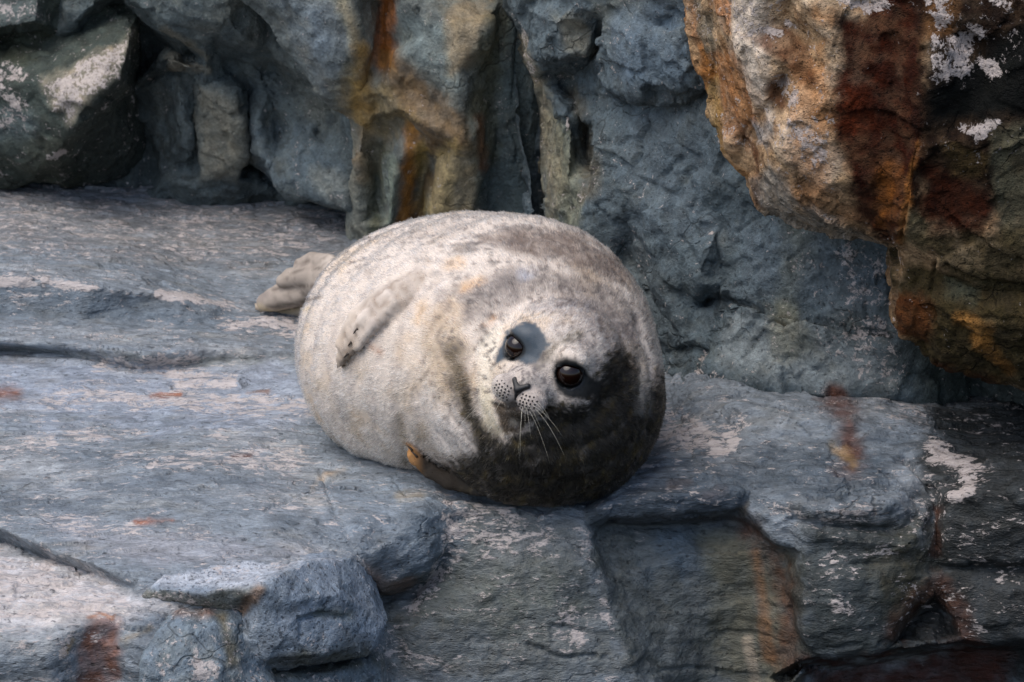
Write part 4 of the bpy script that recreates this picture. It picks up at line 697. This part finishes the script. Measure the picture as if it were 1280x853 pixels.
# coat: colour and bare-skin weight at any point of the body (used for the skin and for every hair)
def coat(Pp):
    X, Y = project(Pp); q = loc(Pp); sa = (Pp - wld((0, 0, .05))) @ axis
    wob = fbm(Pp, .05, 4, 2.0, .65); mot = fbm(Pp, .022, 4, 8.0, .6); fine_ = fbm(Pp, .009, 3, 6.0, .6)
    C = np.tile(lin((203, 191, 180)), (len(Pp), 1)); 
    def put(it, col, s, brk=.0):
        nonlocal C
        wg = stroke(X, Y, wob, it) * s * (1 - brk * sstep(-.25, .3, mot)); C = C + (lin(col) - C) * wg[:, None]
    spk = fbm(Pp, .011, 3, 61.0, .6); cl2 = fbm(Pp, .045, 3, 71.0)
    belly = stroke(X, Y, wob, (P, [(360, 400), (500, 300), (560, 330), (520, 480), (560, 560), (500, 600), (380, 560)], 30))
    C = C + (lin((122, 112, 106)) - C) * (.85 * sstep(.12, .5, mot) * (1 - .75 * belly))[:, None]
    C = C + (lin((100, 95, 94)) - C) * (.6 * sstep(.25, .5, fbm(Pp * np.array([1, 1, .35]), .03, 4, 12.0)) * (1 - belly * .6))[:, None]
    stripe = sstep(.45, .95, np.sin(2 * np.pi * (sa / .05 + 1.3 * fbm(Pp, .2, 2, 5.0)))); C = C + (lin((160, 148, 142)) - C) * (.28 * stripe * belly)[:, None]
    C = C + (lin((196, 166, 124)) - C) * (.36 * sstep(.0, .45, fbm(Pp, .09, 3, 21.0)))[:, None]
    put((P, [(528, 400), (560, 372), (590, 380), (575, 420), (585, 460), (560, 500), (535, 460)], 14), (150, 122, 82), .5, .5)
    put((P, [(590, 296), (640, 284), (720, 290), (775, 322), (795, 360), (760, 350), (700, 326), (640, 318)], 9), (92, 78, 70), .9, .35)
    put((P, [(470, 300), (520, 285), (600, 275), (600, 290), (520, 305)], 8), (160, 146, 134), .5, .4)
    put((P, [(620, 345), (680, 338), (760, 352), (800, 400), (790, 430), (740, 395), (690, 372), (640, 372)], 12), (100, 92, 88), .7, .3)  # grey shading of the neck ring fold, painted into the coat
    put((P, [(570, 365), (640, 335), (650, 372), (612, 402), (580, 405)], 10), (104, 98, 96), .7, .4)
    put((P, [(668, 388), (730, 372), (795, 410), (790, 440), (750, 440), (695, 425)], 12), (120, 112, 110), .6, .6)
    put((P, [(530, 430), (575, 400), (590, 440), (578, 500), (545, 500)], 12), (176, 158, 134), .5, .3)
    for pts, r, cc, s in (([(574, 312), (588, 310)], 5, (92, 88, 86), .8), ([(520, 326), (528, 324)], 3, (90, 90, 92), .8), ([(540, 342), (546, 343)], 3, (88, 90, 94), .7), ([(608, 408), (617, 398)], 4, (196, 132, 44), 0.56), ([(582, 360), (600, 350)], 5, (206, 154, 88), 0.50),
                          ([(560, 332), (575, 330)], 5, (206, 160, 100), 0.43), ([(527, 382), (522, 400)], 6, (206, 160, 96), 0.43), ([(510, 420), (500, 445)], 6, (204, 170, 124), 0.37), ([(560, 390), (553, 370)], 6, (140, 134, 134), .6), ([(655, 345), (668, 343)], 5, (170, 176, 190), .6),
                          ([(425, 495), (432, 520)], 6, (140, 136, 132), .7), ([(462, 432), (475, 440)], 4, (150, 110, 84), .8), ([(735, 382), (745, 380)], 4, (100, 98, 100), .7), ([(395, 530), (425, 562)], 7, (120, 106, 82), .7), ([(500, 520), (506, 575)], 4, (104, 92, 70), .8), ([(528, 548), (545, 556)], 5, (110, 96, 72), .7)):
        put((S, pts, r, r * 1.3), cc, s, .35)
    put((S, [(566, 440), (576, 480), (584, 510), (602, 548)], 11, 8), (58, 50, 34), .92, .25)
    put((S, [(672, 456), (688, 434), (722, 418)], 6, 6), (96, 90, 78), .8, .3)
    put((P, [(598, 430), (612, 410), (630, 405), (618, 450), (612, 490), (626, 530), (640, 545), (618, 545), (602, 510)], 5), (212, 202, 186), .8)
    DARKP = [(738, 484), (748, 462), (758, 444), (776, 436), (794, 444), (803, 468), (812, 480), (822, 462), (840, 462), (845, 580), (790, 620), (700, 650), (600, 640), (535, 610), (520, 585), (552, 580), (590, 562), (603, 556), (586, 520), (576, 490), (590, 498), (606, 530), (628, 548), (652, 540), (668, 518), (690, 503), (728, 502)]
    dk = sstep(9, -9, poly_sd(X, Y, DARKP) + 9 * wob + 26 * spk); C = C + (lin((12, 11, 7)) - C) * (dk * (.97 - .25 * sstep(.1, .5, mot)))[:, None]  # dark wet fur of the lower face, partly shade painted in
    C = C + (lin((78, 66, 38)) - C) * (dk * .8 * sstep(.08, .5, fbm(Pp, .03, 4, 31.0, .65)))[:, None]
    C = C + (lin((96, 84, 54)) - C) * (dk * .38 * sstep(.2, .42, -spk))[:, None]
    put((S, [(800, 440), (806, 470), (800, 512)], 7, 7), (150, 146, 140), .6, .3)
    put((P, [(800, 395), (830, 420), (832, 456), (818, 458), (808, 430)], 5), (196, 186, 176), .8)
    put((P, [(602, 480), (616, 500), (620, 524), (628, 540), (618, 545), (602, 530)], 4), (196, 184, 160), .75)
    put((P, [(614, 503), (636, 501), (650, 503), (668, 517), (660, 530), (648, 540), (628, 540), (620, 522)], 3.5), (48, 38, 26), .95)  # mouth shadow under the muzzle pads, painted dark
    put((S, [(640, 527), (645, 529)], 4, 3), (140, 134, 124), .8)
    put((P, [(545, 520), (585, 530), (592, 560), (560, 566), (530, 556)], 8), (214, 204, 196), .7)
    head = sstep(.15, .10, np.linalg.norm(q, axis=1)) * (1 - dk)
    C = C + (lin((84, 78, 76)) - C) * (.8 * sstep(.06, .40, spk + .45 * cl2) * (1 - .8 * belly) * (1 - dk))[:, None]
    C = C + (lin((214, 206, 200)) - C) * (.28 * head * sstep(.0, .35, -spk))[:, None]
    # muzzle: pale pads
    padm = np.maximum.reduce([sstep(.034, .020, np.linalg.norm(q - np.array([s * .0235, -.040, .140]), axis=1)) for s in (-1, 1)]); C = C + (lin((168, 158, 152)) - C) * (.8 * padm)[:, None]
    mz = sstep(.055, .03, np.linalg.norm(q - np.array([0, -.014, .122]), axis=1)); C = C + (lin((128, 121, 118)) - C) * (mz * (.35 + .45 * sstep(-.1, .3, spk)))[:, None]
    # bare skin round the eyes
    LP = [(618, 458), (619, 447), (626, 433), (632, 416), (645, 406), (660, 402), (670, 405), (677, 413), (682, 422), (685, 431), (678, 442), (670, 453), (658, 456), (646, 451), (632, 450)]
    RP = [(694, 453), (706, 447), (721, 451), (733, 463), (741, 470), (751, 477), (748, 492), (729, 500), (709, 498), (696, 489), (692, 470)]
    sl_ = sstep(3, -3, poly_sd(X, Y, LP) + 2.5 * wob + 5 * spk); sr_ = stroke(X, Y, .4 * wob, (P, RP, 4)); 
    nosem = np.maximum(sstep(.012, .007, np.abs(q[:, 0]) * .8 + np.abs(q[:, 1] + .024)) * (q[:, 2] > .11), 0)
    skin = np.maximum(np.maximum(sl_, sr_), nosem) * (q[:, 2] > .03)
    C = C + (lin((52, 66, 78)) * (.75 + .25 * sstep(.02, .05, np.linalg.norm(q - EYE[0], axis=1)) + .35 * wob)[:, None] - C) * (sl_ * .97 * (q[:, 2] > .03))[:, None]; C = C + (lin((17, 20, 22)) - C) * (sr_ * .97 * (q[:, 2] > .03))[:, None]
    lid = np.minimum.reduce([np.abs(np.linalg.norm(q - (e + dr * .0105), axis=1) - .0218) for e, dr in zip(EYE, EYE_D)]); skin = np.maximum(skin, sstep(.007, .003, lid)); C = C + (lin((26, 30, 34)) - C) * sstep(.006, .002, lid)[:, None]
    er = np.minimum(*[np.linalg.norm(q - e, axis=1) for e in EYE]); C = C + (lin((20, 23, 26)) - C) * (.85 * skin * sstep(.0345, .0275, er))[:, None]
    # flippers
    fu = sstep(.012, .0, np.minimum.reduce([capsule(Pp, a[0], b[0], a[1], b[1], unit(a[2] + b[2]), 2.0) for a, b in zip(FLIP_U[:-1], FLIP_U[1:])]))
    C = C + (lin((150, 136, 123)) - C) * (.7 * fu * (.6 + .8 * sstep(-.2, .4, mot)))[:, None]; put((S, [(440, 425), (436, 445), (430, 455)], 5, 5), (140, 122, 104), .7); put((S, [(447, 408), (444, 420)], 2.5, 2.5), (92, 80, 70), .7)
    fl_ = sstep(.012, .0, np.minimum.reduce([capsule(Pp, a[0], b[0], a[1], b[1], nl, 1.7) for a, b in zip(FLIP_L[:-1], FLIP_L[1:])]))
    C = C + (lin((27, 20, 12)) - C) * (.98 * fl_ * sstep(600, 560, X) + 0)[:, None]; C = C + (lin((176, 128, 78)) - C) * (.85 * fl_ * sstep(532, 511, X))[:, None]
    hind = sstep(425, 395, X) * (Pp[:, 1] > .7); C = C + (lin((142, 132, 122)) - C) * (.85 * hind)[:, None]; C = C + (lin((100, 90, 82)) - C) * (hind * .7 * sstep(.1, .5, mot))[:, None]
    put((S, [(322, 384), (345, 392), (385, 386)], 3, 3), (190, 172, 140), .8); put((S, [(336, 384), (370, 380), (400, 372)], 2.5, 3), (62, 54, 46), .8); put((S, [(326, 372), (332, 368)], 4, 4), (128, 118, 112), .7)
    for pts in ([(400, 335), (376, 338), (366, 342)], [(396, 358), (366, 358), (350, 360), (342, 362)], [(385, 326), (376, 332)]): put((S, pts, 1.2, 2.0), (84, 74, 66), .75)  # grooves between the hind toes painted as dark lines
    C = np.clip(C * (1 + .12 * fine_)[:, None], .004, 1)

    return C, skin
C, skin = coat(SV)

def plain(name, col, rough, spec=.5, bumpy=None, **kw):
    m, nt, b, N, L = nodes(name); b.inputs['Base Color'].default_value = (*lin(col), 1); b.inputs['Roughness'].default_value = rough; b.inputs['Specular IOR Level'].default_value = spec
    n = N('ShaderNodeTexNoise'); n.inputs['Scale'].default_value = bumpy or 300; bp = N('ShaderNodeBump'); bp.inputs['Strength'].default_value = .25 if bumpy else .02; bp.inputs['Distance'].default_value = .002
    L(n.outputs['Fac'], bp.inputs['Height']); L(bp.outputs[0], b.inputs['Normal']); return m
m, nt, b, N, L = nodes('seal_skin'); at = N('ShaderNodeAttribute', attribute_name='coat'); sk = N('ShaderNodeAttribute', attribute_name='skin'); L(at.outputs['Color'], b.inputs['Base Color'])
mr = N('ShaderNodeMapRange'); L(sk.outputs['Fac'], mr.inputs[0]); mr.inputs[3].default_value = .85; mr.inputs[4].default_value = .42; L(mr.outputs[0], b.inputs['Roughness']); b.inputs['Specular IOR Level'].default_value = .4
nz = N('ShaderNodeTexNoise'); nz.inputs['Scale'].default_value = 420; nz.inputs['Detail'].default_value = 4; bp = N('ShaderNodeBump'); bp.inputs['Strength'].default_value = .35; bp.inputs['Distance'].default_value = .002
L(nz.outputs['Fac'], bp.inputs['Height']); L(bp.outputs[0], b.inputs['Normal']); M_SKIN = m
seal = bpy.data.objects.new('seal', None); COL.objects.link(seal); seal.empty_display_size = .1
tag(seal, 'plump mottled grey and cream seal lying on the rock ledge facing the camera', 'seal')
body_o = mesh_obj('body', SV, ST, M_SKIN, seal); set_attr(body_o, 'coat', C); set_attr(body_o, 'skin', skin, 'FLOAT')

# eyes
m, nt, b, N, L = nodes('eye_dark'); b.inputs['Roughness'].default_value = .04; b.inputs['Specular IOR Level'].default_value = .45
nz = N('ShaderNodeTexNoise'); nz.inputs['Scale'].default_value = 60; cr = N('ShaderNodeValToRGB'); cr.color_ramp.elements[0].color = (.004, .002, .0015, 1); cr.color_ramp.elements[1].color = (.014, .005, .003, 1); L(nz.outputs['Fac'], cr.inputs[0]); L(cr.outputs[0], b.inputs['Base Color']); M_EYE = m
def ball(c, r, n=32, sq=None):
    u = np.linspace(0, np.pi, n // 2 + 1)[1:-1]; v = np.linspace(0, 2 * np.pi, n, endpoint=False)
    V = [(0, 0, 1)] + [(math.sin(a) * math.cos(b_), math.sin(a) * math.sin(b_), math.cos(a)) for a in u for b_ in v] + [(0, 0, -1)]; F = []; k = len(u)
    for j in range(n): F.append((0, 1 + j, 1 + (j + 1) % n)); F.append((len(V) - 1, 1 + (k - 1) * n + (j + 1) % n, 1 + (k - 1) * n + j))
    for i in range(k - 1):
        for j in range(n): a, b_ = 1 + i * n + j, 1 + i * n + (j + 1) % n; F.append((a, a + n, b_ + n, b_))
    return np.array(V) * (r if sq is None else np.array(sq)) + np.asarray(c), F
for e in EYE:
    V, F = ball(wld(e), EYE_R); mesh_obj('eye', V, F, M_EYE, seal)
# nose: the nostril slits and the groove under them, as one dark moist pad
M_NOSE = plain('nose_skin', (24, 24, 26), .35, .5, 700)
def on_head(x, y, o=0.0):
    p = wld((x, y, .20)); 
    for _ in range(60): p = p - HF * float(sdf(p[None])[0]) * .8
    return p + HF * o
def f_nose(p):
    d = None
    for a, b_, r0, r1 in ((NA[0], NA[1], .0068, .0052), (NA[0], NA[2], .0068, .0052), (NA[0], NA[3], .0066, .0024)):
        e = capsule(p, a, b_, r0, r1); d = e if d is None else smin(d, e, .003)
    return d
NA = [on_head(0, -.025, .0008), on_head(-.0125, -.0145, .0), on_head(.0125, -.0145, .0), on_head(0, -.046, -.001)]
lo = np.min(NA, axis=0) - .008; hi = np.max(NA, axis=0) + .008
V, T = surface_nets(f_nose, lo, hi, .0011); mesh_obj('nose', V, T, M_NOSE, seal)

# whiskers and their roots
M_WH = plain('whisker_pale', (214, 208, 190), .35, .5); M_DOT = plain('whisker_root', (36, 34, 34), .6)
def tube(pts, r0, r1, ns=5):
    P_ = np.asarray(pts); V, F = [], []
    for i, p in enumerate(P_):
        t = unit(P_[min(i + 1, len(P_) - 1)] - P_[max(i - 1, 0)]); u = unit(np.cross(t, (0.3, .2, .9))); v = np.cross(t, u); r = r0 + (r1 - r0) * i / (len(P_) - 1)
        V += [p + (u * math.cos(2 * math.pi * k / ns) + v * math.sin(2 * math.pi * k / ns)) * r for k in range(ns)]
    for i in range(len(P_) - 1):
        for k in range(ns): a, b_ = i * ns + k, i * ns + (k + 1) % ns; F.append((a, b_, b_ + ns, a + ns))
    F += [tuple(range(ns))[::-1], tuple(range(len(V) - ns, len(V)))]
    return V, F
DV, DF = [], []; wr = random.Random(5)
for s in (-1, 1):
    for row in range(5):
        for k in range(5 - (row == 0) - (row == 4)):
            x = s * (.012 + .0066 * k + .001 * (row % 2)); y = -.028 - .0058 * row + .0012 * k
            p = on_head(x, y); V, F = ball(p + HF * .0006, .0018, 8); DF += [tuple(i + len(DV) for i in f) for f in F]; DV += list(V)
            if k >= 1 and row >= 1 and (row + k) % 3:
                n = grad(sdf, p[None])[0]; ln = wr.uniform(.03, .075) * (1.15 if k > 2 else .9)
                d0 = unit(n * .75 + HR * s * (.25 + .3 * k) - HU * (.05 + .16 * row) + np.array([wr.gauss(0, .2) for _ in range(3)])); sag = -HU * .60 - HF * .35 - CU * .1
                pts = [p + d0 * ln * t + sag * ln * t * t * .75 for t in np.linspace(-.03, 1, 9)]
                V, F = tube(pts, .00023, .00007); mesh_obj('whisker', V, F, M_WH, seal)
o = mesh_obj('whisker_roots', np.array(DV), DF, M_DOT, seal); o['kind'] = 'stuff'
# claws
M_CLAW = plain('claw_horn', (58, 48, 40), .4)
def claw(p, d, n, ln=.011, r=.0026):
    pts = [p + d * ln * t - n * ln * .25 * t * t for t in np.linspace(-.25, 1, 6)]; V, F = tube(pts, r, .0007, 7); mesh_obj('claw', V, F, M_CLAW, seal)
for (x, y) in ((446, 412), (439, 428), (434, 443)):
    p = trace(x, y, sdf); n = grad(sdf, p[None])[0]; t = unit(FLIP_U[-1][0] - FLIP_U[-3][0]); claw(p, unit(t + n * .15 - CR * .25), n)
for (x, y) in ((514, 562), (520, 570)):
    p = trace(x, y, sdf); n = grad(sdf, p[None])[0]; t = unit(FLIP_L[0][0] - FLIP_L[2][0]); claw(p, unit(t + n * .2), n, .012)

# fur: short guard hairs over the whole coat, lying from the nose backwards
def make_fur(n):
    a, b_, c = SV[ST[:, 0]], SV[ST[:, 1]], SV[ST[:, 2]]; ar = np.linalg.norm(np.cross(b_ - a, c - a), axis=1) / 2; ce = (a + b_ + c) / 3
    dens = ar * np.where(SN[ST[:, 0]] @ CF < .25, 1.0, .3) * np.where(np.linalg.norm(ce - wld((0, 0, .08)), axis=1) < .14, 2.2, 1.0)
    dens *= (1 - np.clip(skin[ST].mean(1) * 1.15, 0, 1)); dens = dens * (ce[:, 2] > .0) * (1 - .55 * sstep(.012, .0, onflip[ST[:, 0]]) * (X[ST[:, 0]] < 500)) * np.where((X[ST[:, 0]] < 412) & (SV[ST[:, 0], 1] > .72), .12, 1.0)
    ti = RNG.choice(len(ST), n, p=dens / dens.sum()); u = RNG.random((n, 2)); fl = u.sum(1) > 1; u[fl] = 1 - u[fl]
    bw = np.stack([1 - u.sum(1), u[:, 0], u[:, 1]], 1); tri = ST[ti]
    def itp(A): return (A[tri] * bw[..., None]).sum(1) if A.ndim == 2 else (A[tri] * bw).sum(1)
    p = itp(SV); nn = itp(SN); nn /= np.linalg.norm(nn, axis=1)[:, None]; col, hsk = coat(p)
    fl1 = np.tile(axis, (n, 1)) + np.array([0, 0, -.25]); pole = wld((0, -.02, .12)); v = p - pole; rd = np.linalg.norm(v, axis=1); fl2 = v / rd[:, None]
    k = sstep(.10, .30, rd)[:, None]; flow = fl2 * (1 - k) + fl1 * k; flow = flow - nn * (flow * nn).sum(1)[:, None]; flow /= np.linalg.norm(flow, axis=1)[:, None] + 1e-6
    j = np.stack([fbm(p, .014, 2, s) for s in (3.0, 13.0, 23.0)], 1) * .85 + RNG.normal(size=(n, 3)) * .16
    lift = .30 + .3 * fbm(p, .02, 2, 44.0); near = sstep(.05, .16, rd); fp = sstep(.014, .0, itp(onflip))
    Ln = (.0042 + .0050 * near) * (1 - .68 * fp) * RNG.uniform(.6, 1.25, n) * (1 + .3 * fbm(p, .03, 2, 77.0))
    d0 = flow + nn * lift[:, None] + j * .6; d0 /= np.linalg.norm(d0, axis=1)[:, None]
    d1 = flow + nn * (lift * .35)[:, None] + j * .8; d1 /= np.linalg.norm(d1, axis=1)[:, None]
    t = np.array([0, .4, .75, 1.0]); pos = p[:, None] - nn[:, None] * .0006 + (d0[:, None] * (t - .5 * t * t)[None, :, None] + d1[:, None] * (.5 * t * t)[None, :, None]) * Ln[:, None, None]
    jit = np.exp(RNG.normal(size=n) * .26 + .7 * fbm(p, .006, 2, 5.0)); col = np.clip(col * jit[:, None], .003, .9)
    cu = bpy.data.hair_curves.new('fur'); cu.add_curves([4] * n)
    cu.attributes['position'].data.foreach_set('vector', pos.astype(np.float32).ravel())
    ra = cu.attributes.get('radius') or cu.attributes.new('radius', 'FLOAT', 'POINT'); wdt = RNG.uniform(.0003, .00055, n)
    ra.data.foreach_set('value', (wdt[:, None] * np.array([1, .9, .6, .12])).astype(np.float32).ravel())
    ca = cu.attributes.new('hcol', 'FLOAT_COLOR', 'CURVE'); B = np.ones((n, 4), np.float32); B[:, :3] = col; ca.data.foreach_set('color', B.ravel())
    m = bpy.data.materials.new('fur_hair'); m.use_nodes = True; nt = m.node_tree; nt.nodes.clear()
    out = nt.nodes.new('ShaderNodeOutputMaterial'); hb = nt.nodes.new('ShaderNodeBsdfHairPrincipled'); hb.parametrization = 'COLOR'; at = nt.nodes.new('ShaderNodeAttribute'); at.attribute_name = 'hcol'
    nt.links.new(at.outputs['Color'], hb.inputs['Color']); nt.links.new(hb.outputs[0], out.inputs[0]); hb.inputs['IOR'].default_value = 1.25; hb.inputs['Roughness'].default_value = .5; hb.inputs['Radial Roughness'].default_value = .7
    cu.materials.append(m); o = bpy.data.objects.new('fur', cu); COL.objects.link(o); o.parent = seal; o['kind'] = 'stuff'
make_fur(260000)
